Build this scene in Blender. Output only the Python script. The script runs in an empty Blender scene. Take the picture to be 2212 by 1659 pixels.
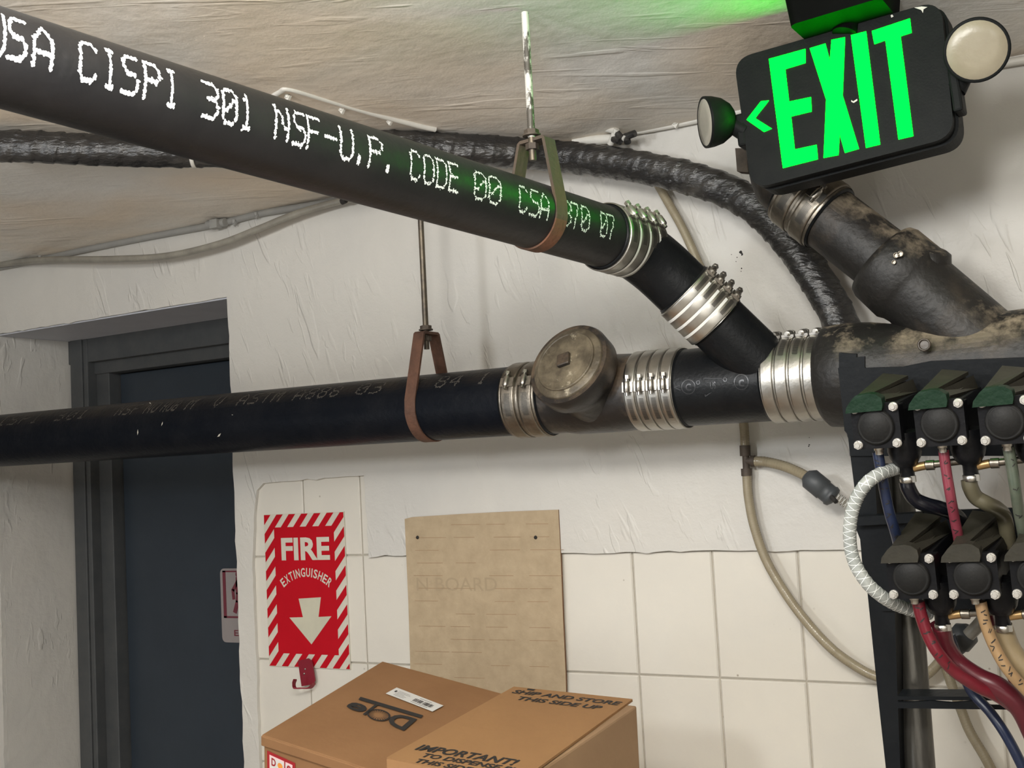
import bpy, math, random
from mathutils import Vector as V, Matrix, noise
random.seed(7)
SC = bpy.context.scene
COL = SC.collection
# ------------------------------------------------------------------ camera
EYE = V((0, 0, 1.636))
TH, PI_, RO, FPX = 0.539939, 0.0751446, 0.0525823, 2650.0
W_, H_ = 2212, 1659
FW = V((-math.sin(TH)*math.cos(PI_), math.cos(TH)*math.cos(PI_), math.sin(PI_)))
_r0 = V((math.cos(TH), math.sin(TH), 0)); _u0 = _r0.cross(FW)
RT = _r0*math.cos(RO) - _u0*math.sin(RO)
UP = _u0*math.cos(RO) + _r0*math.sin(RO)
cd = bpy.data.cameras.new('camera'); cam = bpy.data.objects.new('camera', cd); COL.objects.link(cam)
cam.matrix_world = Matrix(((RT.x, UP.x, -FW.x, EYE.x), (RT.y, UP.y, -FW.y, EYE.y), (RT.z, UP.z, -FW.z, EYE.z), (0, 0, 0, 1)))
cd.sensor_width = 36; cd.lens = FPX*36/W_; cd.clip_start = 0.02
SC.camera = cam
# ------------------------------------------------------------------ colour management, world, lights
SC.view_settings.view_transform = 'Standard'; SC.view_settings.look = 'None'
SC.view_settings.gamma = 1; SC.view_settings.use_curve_mapping = False
SC.view_settings.exposure = 0.07
wd = bpy.data.worlds.new('world'); SC.world = wd; wd.use_nodes = True
wd.node_tree.nodes['Background'].inputs[0].default_value = (.9, .95, 1, 1)
wd.node_tree.nodes['Background'].inputs[1].default_value = 0.05
def area(name, loc, target, size, power, color):
    l = bpy.data.lights.new(name, 'AREA'); l.shape = 'RECTANGLE'; l.size, l.size_y = size
    l.energy = power; l.color = color
    o = bpy.data.objects.new(name, l); COL.objects.link(o); o.location = loc
    o.rotation_euler = (V(target)-V(loc)).to_track_quat('-Z', 'Y').to_euler()
    o['kind'] = 'helper'
    return o
def bulb(name, loc, power, color, rad=.05):
    l = bpy.data.lights.new(name, 'POINT'); l.energy = power; l.color = color; l.shadow_soft_size = rad
    o = bpy.data.objects.new(name, l); COL.objects.link(o); o.location = loc; o['kind'] = 'helper'; return o
# bare fluorescent tubes under the ceiling out of the picture, and two added low fill lights behind the camera
for x_, y_, z_, p_, c_ in ((-.60, .25, 2.14, 27, (1, .985, .95)), (-.20, .25, 2.14, 27, (1, .985, .95)), (-1.25, -.15, 1.98, 35, (.96, .98, 1)), (.95, -.35, 2.0, 14, (1, .97, .92))):
    bulb('ceiling_tube_light', (x_, y_, z_), p_, c_, .11)
area('low_fill_light', (.9, -2.2, .75), (-.5, 1.8, 1.5), (2.6, 1.0), 15, (1, .94, .84))  # unseen warm fill, added low to brighten ceiling and lower tiles
area('left_fill_light', (-2.6, -1.2, .8), (-.8, 1.8, 1.4), (1.0, 1.0), 8, (.92, .96, 1))  # added cool fill, low at left, to balance the wall tones

# ------------------------------------------------------------------ photo-pixel to place
D = 1.8772
def ray(x, y): return FW + RT*((x-W_/2)/FPX) - UP*((y-H_/2)/FPX)
def aty(x, y, Y): d = ray(x, y); return EYE + d*(Y/d.y)
def atd(x, y, Z): return EYE + ray(x, y)*Z
def atz(x, y, z): d = ray(x, y); return EYE + d*((z-EYE.z)/d.z)
CT = .07
def ceil_z(Y): return EYE.z + .564 + CT*(D-Y)
def atc(x, y, off=0):
    d = ray(x, y); s = (.564+CT*D-off)/(d.z+CT*d.y); return EYE + d*s
def onp(x, y, o, n): d = ray(x, y); return EYE + d*((V(o)-EYE).dot(n)/d.dot(n))
# ------------------------------------------------------------------ materials
def mat(name, col, rough=.6, metal=0, col2=None, nscale=20, bump=0, bscale=60, spec=.5, mix=(.35, .65), emis=None, trans=0, stretch=None, detail=6, coat=0, alpha=1, bdist=.002):
    m = bpy.data.materials.new(name); m.use_nodes = True
    nt = m.node_tree; b = nt.nodes['Principled BSDF']; L = nt.links
    b.inputs['Base Color'].default_value = (*col, 1); b.inputs['Roughness'].default_value = rough
    b.inputs['Metallic'].default_value = metal; b.inputs['Specular IOR Level'].default_value = spec
    if coat: b.inputs['Coat Weight'].default_value = coat; b.inputs['Coat Roughness'].default_value = .15
    if trans: b.inputs['Transmission Weight'].default_value = trans
    if alpha < 1: b.inputs['Alpha'].default_value = alpha
    tc = nt.nodes.new('ShaderNodeTexCoord'); src = tc.outputs['Object']
    if stretch:
        mp = nt.nodes.new('ShaderNodeMapping'); mp.inputs['Scale'].default_value = stretch; L.new(src, mp.inputs[0]); src = mp.outputs[0]
    if col2 is not None:
        n = nt.nodes.new('ShaderNodeTexNoise'); n.inputs['Scale'].default_value = nscale; n.inputs['Detail'].default_value = detail; n.inputs['Roughness'].default_value = .65
        r = nt.nodes.new('ShaderNodeValToRGB'); r.color_ramp.elements[0].position = mix[0]; r.color_ramp.elements[1].position = mix[1]
        r.color_ramp.elements[0].color = (*col, 1); r.color_ramp.elements[1].color = (*col2, 1)
        L.new(src, n.inputs[0]); L.new(n.outputs[0], r.inputs[0]); L.new(r.outputs[0], b.inputs['Base Color'])
    if bump:
        n2 = nt.nodes.new('ShaderNodeTexNoise'); n2.inputs['Scale'].default_value = bscale; n2.inputs['Detail'].default_value = 5
        bp = nt.nodes.new('ShaderNodeBump'); bp.inputs['Strength'].default_value = bump; bp.inputs['Distance'].default_value = bdist
        L.new(src, n2.inputs[0]); L.new(n2.outputs[0], bp.inputs['Height']); L.new(bp.outputs[0], b.inputs['Normal'])
    if emis:
        b.inputs['Emission Color'].default_value = (*emis[0], 1); b.inputs['Emission Strength'].default_value = emis[1]
    return m

def plaster(name, ca, cb, patch, ridge):
    """painted trowelled plaster: low frequency tone patches, trowel ridges and fine grain"""
    m = mat(name, ca, .42, spec=.35); nt = m.node_tree; L = nt.links; b = nt.nodes['Principled BSDF']
    tc = nt.nodes.new('ShaderNodeTexCoord')
    def nz(scale, detail=4, rough=.5, st=None, dist=0):
        n = nt.nodes.new('ShaderNodeTexNoise'); n.inputs['Scale'].default_value = scale; n.inputs['Detail'].default_value = detail
        n.inputs['Roughness'].default_value = rough; n.inputs['Distortion'].default_value = dist
        if st:
            mp = nt.nodes.new('ShaderNodeMapping'); mp.vector_type = 'TEXTURE'; mp.inputs['Scale'].default_value = tuple(1/q for q in st[0]); mp.inputs['Rotation'].default_value = st[1]
            L.new(tc.outputs['Object'], mp.inputs[0]); L.new(mp.outputs[0], n.inputs[0])
        else: L.new(tc.outputs['Object'], n.inputs[0])
        return n.outputs[0]
    r = nt.nodes.new('ShaderNodeValToRGB'); r.color_ramp.elements[0].color = (*ca, 1); r.color_ramp.elements[1].color = (*cb, 1)
    r.color_ramp.elements[0].position = .42; r.color_ramp.elements[1].position = .62
    L.new(nz(patch, 3, .45, None, .6), r.inputs[0]); L.new(r.outputs[0], b.inputs['Base Color'])
    # trowel marks: thin ridges = distance of a stretched distorted noise from one level
    def ridgef(scale, st, w, amp):
        n = nz(scale, 2, .5, st, .5)
        d = nt.nodes.new('ShaderNodeMapRange'); d.interpolation_type = 'SMOOTHSTEP'; d.inputs[1].default_value = .60; d.inputs[2].default_value = .60+w; d.inputs[3].default_value = 0; d.inputs[4].default_value = amp
        L.new(n, d.inputs[0])
        k = nz(4, 2); kk = nt.nodes.new('ShaderNodeMapRange'); kk.inputs[1].default_value = .42; kk.inputs[2].default_value = .60; L.new(k, kk.inputs[0])
        e = nt.nodes.new('ShaderNodeMath'); e.operation = 'MULTIPLY'; L.new(d.outputs[0], e.inputs[0]); L.new(kk.outputs[0], e.inputs[1])
        return e.outputs[0]
    def add(x, y):
        a = nt.nodes.new('ShaderNodeMath'); a.operation = 'ADD'
        L.new(x, a.inputs[0]); L.new(y, a.inputs[1]); return a.outputs[0]
    def mul(x, f):
        a = nt.nodes.new('ShaderNodeMath'); a.operation = 'MULTIPLY'; L.new(x, a.inputs[0]); a.inputs[1].default_value = f; return a.outputs[0]
    h = add(ridgef(ridge[0], ridge[1], .07, ridge[2]), add(mul(nz(7, 3), 1.6), add(mul(nz(60, 3), .22), mul(nz(260, 2), .05))))
    h = add(h, ridgef(ridge[0]*2.3, ridge[1], .06, ridge[2]*.5))
    bp = nt.nodes.new('ShaderNodeBump'); bp.inputs['Strength'].default_value = .75; bp.inputs['Distance'].default_value = .006
    L.new(h, bp.inputs['Height']); L.new(bp.outputs[0], b.inputs['Normal'])
    return m
M = {}
def dusty(m, col, lo=.15, scale=14, amount=1.0, thr=(.45, .62)):
    """settled dust and grime: lies on faces that look up, broken by noise"""
    nt = m.node_tree; L = nt.links; b = nt.nodes['Principled BSDF']; bc = b.inputs['Base Color']
    g = nt.nodes.new('ShaderNodeNewGeometry'); sx_ = nt.nodes.new('ShaderNodeSeparateXYZ'); L.new(g.outputs['True Normal'], sx_.inputs[0])
    r = nt.nodes.new('ShaderNodeMapRange'); r.inputs[1].default_value = lo; r.inputs[2].default_value = lo+.7; L.new(sx_.outputs[2], r.inputs[0])
    tc = nt.nodes.new('ShaderNodeTexCoord'); n = nt.nodes.new('ShaderNodeTexNoise'); n.inputs['Scale'].default_value = scale; n.inputs['Detail'].default_value = 8; n.inputs['Roughness'].default_value = .7
    L.new(tc.outputs['Object'], n.inputs[0]); r2 = nt.nodes.new('ShaderNodeMapRange'); r2.inputs[1].default_value = thr[0]; r2.inputs[2].default_value = thr[1]; L.new(n.outputs[0], r2.inputs[0])
    mu = nt.nodes.new('ShaderNodeMath'); mu.operation = 'MULTIPLY'; L.new(r.outputs[0], mu.inputs[0]); L.new(r2.outputs[0], mu.inputs[1])
    m2 = nt.nodes.new('ShaderNodeMath'); m2.operation = 'MULTIPLY'; L.new(mu.outputs[0], m2.inputs[0]); m2.inputs[1].default_value = amount
    mx = nt.nodes.new('ShaderNodeMix'); mx.data_type = 'RGBA'; L.new(m2.outputs[0], mx.inputs[0])
    if bc.links: src = bc.links[0].from_socket; L.new(src, mx.inputs[6])
    else: mx.inputs[6].default_value = bc.default_value
    mx.inputs[7].default_value = (*col, 1); L.new(mx.outputs[2], bc)
    L.new(m2.outputs[0], nt.nodes.new('ShaderNodeMath').inputs[0])
M['plaster'] = plaster('painted_plaster', (.60, .58, .535), (.57, .555, .52), 3.2, (26, ((1, 1, .24), (0, -.30, 0)), .34))
M['ceiling'] = plaster('ceiling_plaster', (.74, .64, .52), (.72, .71, .675), 2.4, (15, ((.22, 1.5, 1), (0, 0, .45)), .24))
M['tile'] = mat('glazed_tile', (.67, .635, .56), .32, 0, (.64, .61, .545), 6, .35, 22, .5, bdist=.003)
def pits(m):
    nt = m.node_tree; L = nt.links; b = nt.nodes['Principled BSDF']; bc = b.inputs['Base Color']; src = bc.links[0].from_socket
    tc = nt.nodes.new('ShaderNodeTexCoord'); v = nt.nodes.new('ShaderNodeTexVoronoi'); v.inputs['Scale'].default_value = 34; L.new(tc.outputs['Object'], v.inputs[0])
    r = nt.nodes.new('ShaderNodeMapRange'); r.inputs[1].default_value = .075; r.inputs[2].default_value = .045; L.new(v.outputs['Distance'], r.inputs[0])
    n = nt.nodes.new('ShaderNodeTexNoise'); n.inputs['Scale'].default_value = 5; L.new(tc.outputs['Object'], n.inputs[0]); r2 = nt.nodes.new('ShaderNodeMapRange'); r2.inputs[1].default_value = .5; r2.inputs[2].default_value = .6; L.new(n.outputs[0], r2.inputs[0])
    mu = nt.nodes.new('ShaderNodeMath'); mu.operation = 'MULTIPLY'; L.new(r.outputs[0], mu.inputs[0]); L.new(r2.outputs[0], mu.inputs[1])
    mx = nt.nodes.new('ShaderNodeMix'); mx.data_type = 'RGBA'; L.new(mu.outputs[0], mx.inputs[0]); L.new(src, mx.inputs[6]); mx.inputs[7].default_value = (.34, .30, .24, 1); L.new(mx.outputs[2], bc)
pits(M['tile'])
M['joint'] = mat('tile_joint', (.50, .46, .38), .8, 0, (.42, .38, .31), 60)
M['crack'] = mat('dark_joint', (.12, .10, .08), .9)
M['dimwall'] = mat('grey_far_wall_paint', (.34, .33, .31), .6, 0, (.30, .29, .27), 3)
M['floor'] = mat('floor_tile', (.42, .37, .32), .6, 0, (.36, .32, .28), 8)
M['soffit'] = mat('grey_soffit_paint', (.52, .53, .57), .6, 0, (.48, .49, .53), 12, .2, 30)
M['door'] = mat('dark_slate_door_paint', (.027, .037, .050), .45, 0, (.023, .032, .044), 9, .15, 60)
M['frame'] = mat('grey_frame_paint', (.070, .073, .074), .5, 0, (.055, .059, .062), 25, .3, 60)
M['pipe'] = mat('black_asphalt_coating', (.0085, .0085, .010), .46, 0, (.016, .015, .016), 9, .35, 90, .45, stretch=(1, 1, 1))
M['pipe2'] = mat('black_coating_scuffed', (.0040, .0055, .0090), .40, 0, (.010, .011, .014), 14, .35, 120, .12, mix=(.45, .8))
M['newblack'] = mat('new_black_coating', (.0050, .0058, .0070), .36, 0, (.008, .009, .010), 30, .25, 200, .22)
M['oldiron'] = mat('old_grimy_iron', (.014, .012, .011), .42, 0, (.11, .085, .06), 16, .7, 60, .55, mix=(.50, .72))
M['oldblack'] = mat('old_rough_black_iron', (.012, .011, .010), .5, 0, (.055, .042, .030), 10, .7, 90, .4, mix=(.52, .78))
M['cap'] = mat('dirty_brass_cap', (.075, .060, .040), .45, .1, (.20, .165, .11), 26, .8, 70, mix=(.42, .68))
dusty(M['cap'], (.42, .37, .27), -.9, 34, .8, (.60, .66))
M['steel'] = mat('stainless_band', (.46, .445, .41), .36, 1, (.40, .385, .35), 30, .15, 200, stretch=(1, 1, 1))
M['steel_bright'] = mat('stainless_bright', (.62, .61, .57), .33, 1, (.55, .54, .5), 40)
M['slotted'] = mat('dark_band_slots', (.12, .115, .105), .4, .8)
M['white_slot'] = mat('bright_band_strip', (.80, .80, .76), .45, .1)
M['steel_dirty'] = mat('dirty_stainless', (.30, .27, .225), .40, 1, (.17, .15, .125), 26, .4, 90)
M['screw'] = mat('screw_steel', (.52, .50, .46), .3, 1, (.3, .28, .25), 60)
M['rust'] = mat('rusty_steel', (.085, .042, .028), .7, .1, (.16, .075, .045), 30, .7, 140)
M['rustd'] = mat('dull_rusty_steel', (.10, .078, .058), .65, .25, (.055, .042, .034), 30, .6, 140)
M['rustleg'] = mat('dull_strap_steel', (.075, .060, .046), .8, .0, (.10, .066, .042), 18, .6, 140)
M['rustbrown'] = mat('orange_rusty_strap', (.20, .085, .045), .7, .1, (.10, .06, .04), 26, .6, 140)
M['rod'] = mat('threaded_rod_steel', (.17, .14, .10), .45, .7, (.10, .085, .07), 60)
M['rodpaint'] = mat('rod_chipped_white_paint', (.10, .09, .075), .45, .3, (.78, .76, .70), 38, .5, 120, mix=(.44, .5), stretch=(1, 1, .45))
M['white'] = mat('white_paint', (.66, .64, .585), .45, 0, (.6, .58, .53), 20, .2, 60)
M['cable'] = mat('black_wrapped_cable', (.016, .0155, .0155), .30, 0, (.07, .064, .056), 12, .8, 70, .7, mix=(.5, .8), stretch=(1, 1, 2.5), bdist=.004)
M['wire_grey'] = mat('grey_painted_cable', (.33, .325, .30), .5, 0, (.28, .275, .26), 20)
M['clear'] = mat('clear_vinyl_tube', (.44, .385, .265), .22, 0, (.34, .29, .195), 50, .3, 160, .6, trans=.25)
M['cleargrey'] = mat('clear_grey_tube', (.33, .31, .26), .3, 0, (.24, .225, .19), 30, trans=.1)
M['braid'] = mat('braided_clear_hose', (.36, .385, .365), .22, 0, (.44, .46, .43), 40, .2, 160, .6, trans=.2)
M['braidline'] = mat('white_braid_thread', (.84, .86, .84), .5)
M['green'] = mat('green_emitting_letters', (.0, .02, .0), .9, spec=0, emis=((.0001, 1, .0066), 17))
M['signblack'] = mat('black_sign_plastic', (.008, .009, .0095), .5, 0, (.011, .012, .012), 40, .15, 300, .09)
M['canopy'] = mat('black_canopy_metal', (.0018, .0018, .0018), .7, 0, (.0025, .0025, .0025), 40, .1, 300, .06)
M['lens'] = mat('frosted_lamp_lens', (.34, .30, .22), .3, 0, (.28, .24, .17), 12, .1, 200, .6)
M['lens2'] = mat('clouded_side_lens', (.42, .40, .34), .25, 0, (.34, .32, .28), 14, .1, 200, .6)
M['red'] = mat('sign_red', (.46, .004, .013), .55, 0, (.42, .003, .011), 8, spec=.15)
M['signwhite'] = mat('sign_white', (.62, .58, .49), .4, 0, (.56, .53, .45), 30)
M['arrow'] = mat('arrow_cream', (.56, .54, .42), .4, 0, (.50, .48, .38), 14)
M['hookred'] = mat('bracket_dark_red', (.20, .008, .02), .35)
M['hole'] = mat('dark_hole', (.02, .018, .016), .8)
M['doorsign'] = mat('door_sign_grey', (.30, .27, .265), .4)
M['doorred'] = mat('door_sign_red', (.16, .03, .045), .4)
M['kraft_pale'] = mat('weathered_cardboard', (.45, .355, .235), .85, 0, (.385, .30, .195), 26, .5, 60, .2)
M['kraft'] = mat('brown_cardboard', (.285, .15, .069), .75, 0, (.255, .132, .060), 8, .2, 80, .25)
M['kraft2'] = mat('tan_cardboard', (.31, .168, .073), .72, 0, (.28, .150, .066), 9, .2, 80, .3)
M['kraft_side'] = mat('dull_cardboard_side', (.31, .20, .115), .8, 0, (.27, .17, .098), 9, .2, 80, .2)
M['kraft_edge'] = mat('cut_cardboard_edge', (.19, .095, .045), .85)
M['ink'] = mat('black_print', (.022, .020, .019), .6)
M['inkfaint'] = mat('worn_brown_print', (.12, .075, .045), .7)
M['paper'] = mat('white_paper_label', (.66, .65, .62), .6)
M['dolered'] = mat('red_print', (.36, .012, .018), .5)
M['pink'] = mat('pale_pink_print', (.85, .55, .56), .5)
M['orange'] = mat('orange_print', (.8, .30, .05), .5)
M['rack'] = mat('black_rack_steel', (.008, .0095, .0115), .42, 0, (.012, .0135, .015), 14, .2, 120, .14)
M['pump'] = mat('black_pump_plastic', (.0045, .0050, .0065), .38, 0, (.008, .008, .009), 40, .2, 200, .2)
M['pumptop'] = mat('dusty_pump_plastic', (.024, .0225, .017), .5, 0, (.042, .038, .028), 20, .2, 200, .3)
M['pumpcap'] = mat('matt_pump_cap', (.011, .011, .011), .55, 0, (.014, .0138, .013), 60, .15, 300, .2)
M['pumpgreen'] = mat('green_pump_cover', (.0045, .019, .009), .45, 0, (.007, .028, .013), 14, .5, 120, .2)
M['bolt'] = mat('white_zinc_bolt', (.66, .64, .60), .30, .55)
M['brass'] = mat('brass_elbow', (.42, .27, .12), .35, .8)
M['hoseblue'] = mat('blue_syrup_tube', (.010, .017, .045), .3, 0, (.018, .028, .065), 30, trans=.1)
M['hosered2'] = mat('dark_red_syrup_tube', (.20, .012, .025), .3, 0, (.12, .010, .018), 14, trans=.1)
M['hosered'] = mat('pink_red_syrup_tube', (.24, .045, .065), .3, 0, (.19, .032, .05), 30, trans=.1)
M['hosedark'] = mat('dark_red_hose', (.075, .008, .014), .3, 0, (.10, .010, .018), 20)
M['hosegreen'] = mat('grey_green_syrup_tube', (.045, .075, .05), .3, 0, (.11, .12, .09), 16, trans=.1)
M['hosetan'] = mat('tan_syrup_tube', (.42, .27, .13), .32, 0, (.33, .21, .11), 16, trans=.15)
M['hoseblack'] = mat('black_syrup_tube', (.005, .0055, .009), .25)
M['hosegold'] = mat('amber_clear_hose', (.36, .27, .15), .3, 0, (.28, .22, .13), 14, trans=.2)
M['hoseolive'] = mat('olive_clear_hose', (.15, .135, .085), .3, 0, (.11, .098, .062), 14, trans=.2)
M['valve'] = mat('grey_plastic_valve', (.048, .053, .058), .5, 0, (.06, .066, .07), 30)
M['darkpipe'] = mat('shiny_dark_conduit', (.055, .052, .046), .28, .55, (.14, .135, .12), 9, .5, 30, mix=(.45, .7), stretch=(2, 2, .4))
M['stencil'] = mat('white_stencil_paint', (.86, .88, .88), .6)
M['stencilfaint'] = mat('faded_stencil_paint', (.075, .066, .055), .75, 0, (.04, .036, .032), 80)
M['cream'] = mat('old_stain', (.44, .41, .33), .6)

dusty(M['oldiron'], (.10, .07, .045), -.3, 22)
dusty(M['oldblack'], (.34, .28, .20), .2, 13, .95, (.49, .60))
dusty(M['pipe2'], (.055, .043, .030), .45, 16, .8, (.35, .6))
dusty(M['steel_dirty'], (.10, .08, .06), .3, 20, .7)
# ------------------------------------------------------------------ mesh builder
class MB:
    def __init__(s): s.v = []; s.f = []; s.m = []; s.sm = []
    def add(s, vs, fs, mi=0, smooth=False):
        o = len(s.v); s.v += [V(p) for p in vs]
        for f in fs: s.f.append([i+o for i in f]); s.m.append(mi); s.sm.append(smooth)
        return s
    def build(s, name, mats, parent=None, loc=None, bevel=0, seg=2, auto=None):
        if not isinstance(mats, (list, tuple)): mats = [mats]
        if parent is not None: off = V(parent['_w']) if '_w' in parent else V((0, 0, 0))
        else: off = V(loc) if loc is not None else (sum(s.v, V((0, 0, 0)))/len(s.v))
        me = bpy.data.meshes.new(name); me.from_pydata([tuple(p-off) for p in s.v], [], s.f)
        for m in mats: me.materials.append(M[m] if isinstance(m, str) else m)
        me.polygons.foreach_set('material_index', s.m); me.polygons.foreach_set('use_smooth', s.sm)
        me.update()
        o = bpy.data.objects.new(name, me); COL.objects.link(o)
        if parent is not None: o.parent = parent; o['_w'] = tuple(off)
        else: o.location = off; o['_w'] = tuple(off)
        if bevel:
            b = o.modifiers.new('edge', 'BEVEL'); b.width = bevel; b.segments = seg; b.limit_method = 'ANGLE'; b.angle_limit = .7
        return o
def thing(name, loc, label, cat, group=None):
    o = bpy.data.objects.new(name, None); COL.objects.link(o); o.location = loc; o['_w'] = tuple(loc)
    o.empty_display_size = .02
    return tag(o, label, cat, group)
def tag(o, label, cat, group=None):
    o['label'] = label; o['category'] = cat
    if group: o['group'] = group
    return o
def struct(o): o['kind'] = 'structure'; return o
def lab(o, l): o['label'] = l; return o
def frame(ax, ref=V((0, 0, 1))):
    ax = V(ax).normalized(); ref = V(ref)
    if abs(ax.dot(ref)) > .98: ref = V((0, 1, 0))
    u = (ref - ax*ref.dot(ax)).normalized(); w = ax.cross(u)
    return ax, u, w            # u is the "up-most" radial direction
def lathe(mb, o, ax, prof, n=48, mi=0, smooth=True, ref=V((0, 0, 1)), caps=True):
    ax, u, w = frame(ax, ref); o = V(o); vs = []; fs = []
    for t, r in prof:
        for k in range(n):
            a = 2*math.pi*k/n; vs.append(o + ax*t + (u*math.cos(a)+w*math.sin(a))*r)
    for i in range(len(prof)-1):
        for k in range(n):
            k2 = (k+1) % n; fs.append([i*n+k, i*n+k2, (i+1)*n+k2, (i+1)*n+k])
    mb.add(vs, fs, mi, smooth)
    if caps:
        mb.add(vs[:n], [list(range(n))[::-1]], mi); mb.add(vs[-n:], [list(range(n))], mi)
    return mb
def cyl(mb, a, b, r, n=32, mi=0, r2=None): 
    a = V(a); b = V(b); return lathe(mb, a, b-a, [(0, r), ((b-a).length, r if r2 is None else r2)], n, mi)
def box(mb, c, ex, ey, ez, sx, sy, sz, mi=0):
    c = V(c); ex, ey, ez = V(ex)*sx/2, V(ey)*sy/2, V(ez)*sz/2
    vs = [c+ex*i+ey*j+ez*k for i in (-1, 1) for j in (-1, 1) for k in (-1, 1)]
    return mb.add(vs, [[0, 1, 3, 2], [4, 6, 7, 5], [0, 4, 5, 1], [2, 3, 7, 6], [0, 2, 6, 4], [1, 5, 7, 3]], mi)
X1, Y1, Z1 = V((1, 0, 0)), V((0, 1, 0)), V((0, 0, 1))
def prism(mb, pts, depth, mi=0, side=None, smooth=False):
    """pts: 3D outline; depth: extrusion vector"""
    n = len(pts); a = [V(p) for p in pts]; b = [p+V(depth) for p in a]
    mb.add(a, [list(range(n))], mi); mb.add(b, [list(range(n))[::-1]], mi)
    mb.add(a+b, [[i, i+n, (i+1) % n+n, (i+1) % n] for i in range(n)], mi if side is None else side, smooth)
    return mb
def spline(pts, n=8, closed=False):
    pts = [V(p) for p in pts]; out = []
    P = [pts[0]*2-pts[1]] + pts + [pts[-1]*2-pts[-2]]
    for i in range(1, len(P)-2):
        p0, p1, p2, p3 = P[i-1:i+3]
        for k in range(n):
            t = k/n; out.append(.5*((2*p1)+(p2-p0)*t+(2*p0-5*p1+4*p2-p3)*t*t+(-p0+3*p1-3*p2+p3)*t**3))
    out.append(pts[-1]); return out
def frames(path):
    T = []
    for i in range(len(path)):
        T.append((path[min(i+1, len(path)-1)]-path[max(i-1, 0)]).normalized())
    u = frame(T[0])[1]; F = []
    for t in T:
        u = (u - t*u.dot(t)).normalized(); F.append((t, u, t.cross(u)))
    return F
def tube(mb, path, r, n=16, mi=0, cap=True, twist=0, lobes=0, lobe=0, rf=None):
    F = frames(path); vs = []; s = 0
    for i, p in enumerate(path):
        if i: s += (path[i]-path[i-1]).length
        t, u, w = F[i]; rr = (r(s) if callable(r) else r)
        for k in range(n):
            a = 2*math.pi*k/n
            q = rr
            if lobes: q = rr*(1+lobe*abs(math.cos(lobes*(a+twist*s)/2))-lobe*.6)
            if rf: q += rf(s, a)
            vs.append(p+(u*math.cos(a)+w*math.sin(a))*q)
    m = len(path); fs = [[i*n+k, i*n+(k+1) % n, (i+1)*n+(k+1) % n, (i+1)*n+k] for i in range(m-1) for k in range(n)]
    mb.add(vs, fs, mi, True)
    if cap: mb.add(vs[:n], [list(range(n))[::-1]], mi); mb.add(vs[-n:], [list(range(n))], mi)
    return mb
def hexh(mb, c, ax, r, h, mi=0): 
    ax, u, w = frame(ax); c = V(c)
    pts = [c+(u*math.cos(k*math.pi/3)+w*math.sin(k*math.pi/3))*r for k in range(6)]
    return prism(mb, pts, ax*h, mi)
def helix_strip(mb, path, r, pitch, width, hand=1, mi=0, phase=0, n=None, lift=.0003):
    F = frames(path); S = [0]
    for i in range(1, len(path)): S.append(S[-1]+(path[i]-path[i-1]).length)
    def at(s, a):
        import bisect
        i = min(max(bisect.bisect(S, s)-1, 0), len(path)-2); f = (s-S[i])/max(S[i+1]-S[i], 1e-9)
        p = path[i].lerp(path[i+1], f); u = F[i][1].lerp(F[i+1][1], f).normalized(); w = F[i][2].lerp(F[i+1][2], f).normalized()
        return p+(u*math.cos(a)+w*math.sin(a))*(r+lift)
    steps = int(S[-1]/pitch*14); vs = []
    for k in range(steps+1):
        s = S[-1]*k/steps; a = hand*2*math.pi*s/pitch+phase
        vs += [at(max(s-width/2, 0), a), at(min(s+width/2, S[-1]), a)]
    mb.add(vs, [[2*k, 2*k+1, 2*k+3, 2*k+2] for k in range(steps)], mi, True)
# ---- text
_tc = {}
def text_geo(s, bold=.0, shear=0):
    k = (s, bold, shear)
    if k in _tc: return _tc[k]
    cu = bpy.data.curves.new('t', 'FONT'); cu.body = s; cu.size = 1; cu.align_x = 'CENTER'; cu.offset = bold; cu.shear = shear; cu.resolution_u = 3
    ob = bpy.data.objects.new('t', cu); COL.objects.link(ob)
    dg = bpy.context.evaluated_depsgraph_get(); me = ob.evaluated_get(dg).to_mesh()
    vs = [(p.co.x, p.co.y) for p in me.vertices]; fs = [list(p.vertices) for p in me.polygons]
    ob.evaluated_get(dg).to_mesh_clear(); bpy.data.objects.remove(ob); bpy.data.curves.remove(cu)
    y0 = min(p[1] for p in vs); y1 = max(p[1] for p in vs); x0 = min(p[0] for p in vs); x1 = max(p[0] for p in vs)
    vs = [((x-(x0+x1)/2)/(x1-x0), (y-(y0+y1)/2)/(y1-y0)) for x, y in vs]
    _tc[k] = (vs, fs); return _tc[k]
def text(mb, s, c, ex, ey, w, h, mi=0, bold=.02, shear=0):
    """flat lettering centred at c spanning w by h in directions ex, ey"""
    vs, fs = text_geo(s, bold, shear); c = V(c); ex = V(ex); ey = V(ey)
    return mb.add([c+ex*x*w+ey*y*h for x, y in vs], fs, mi)
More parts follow.
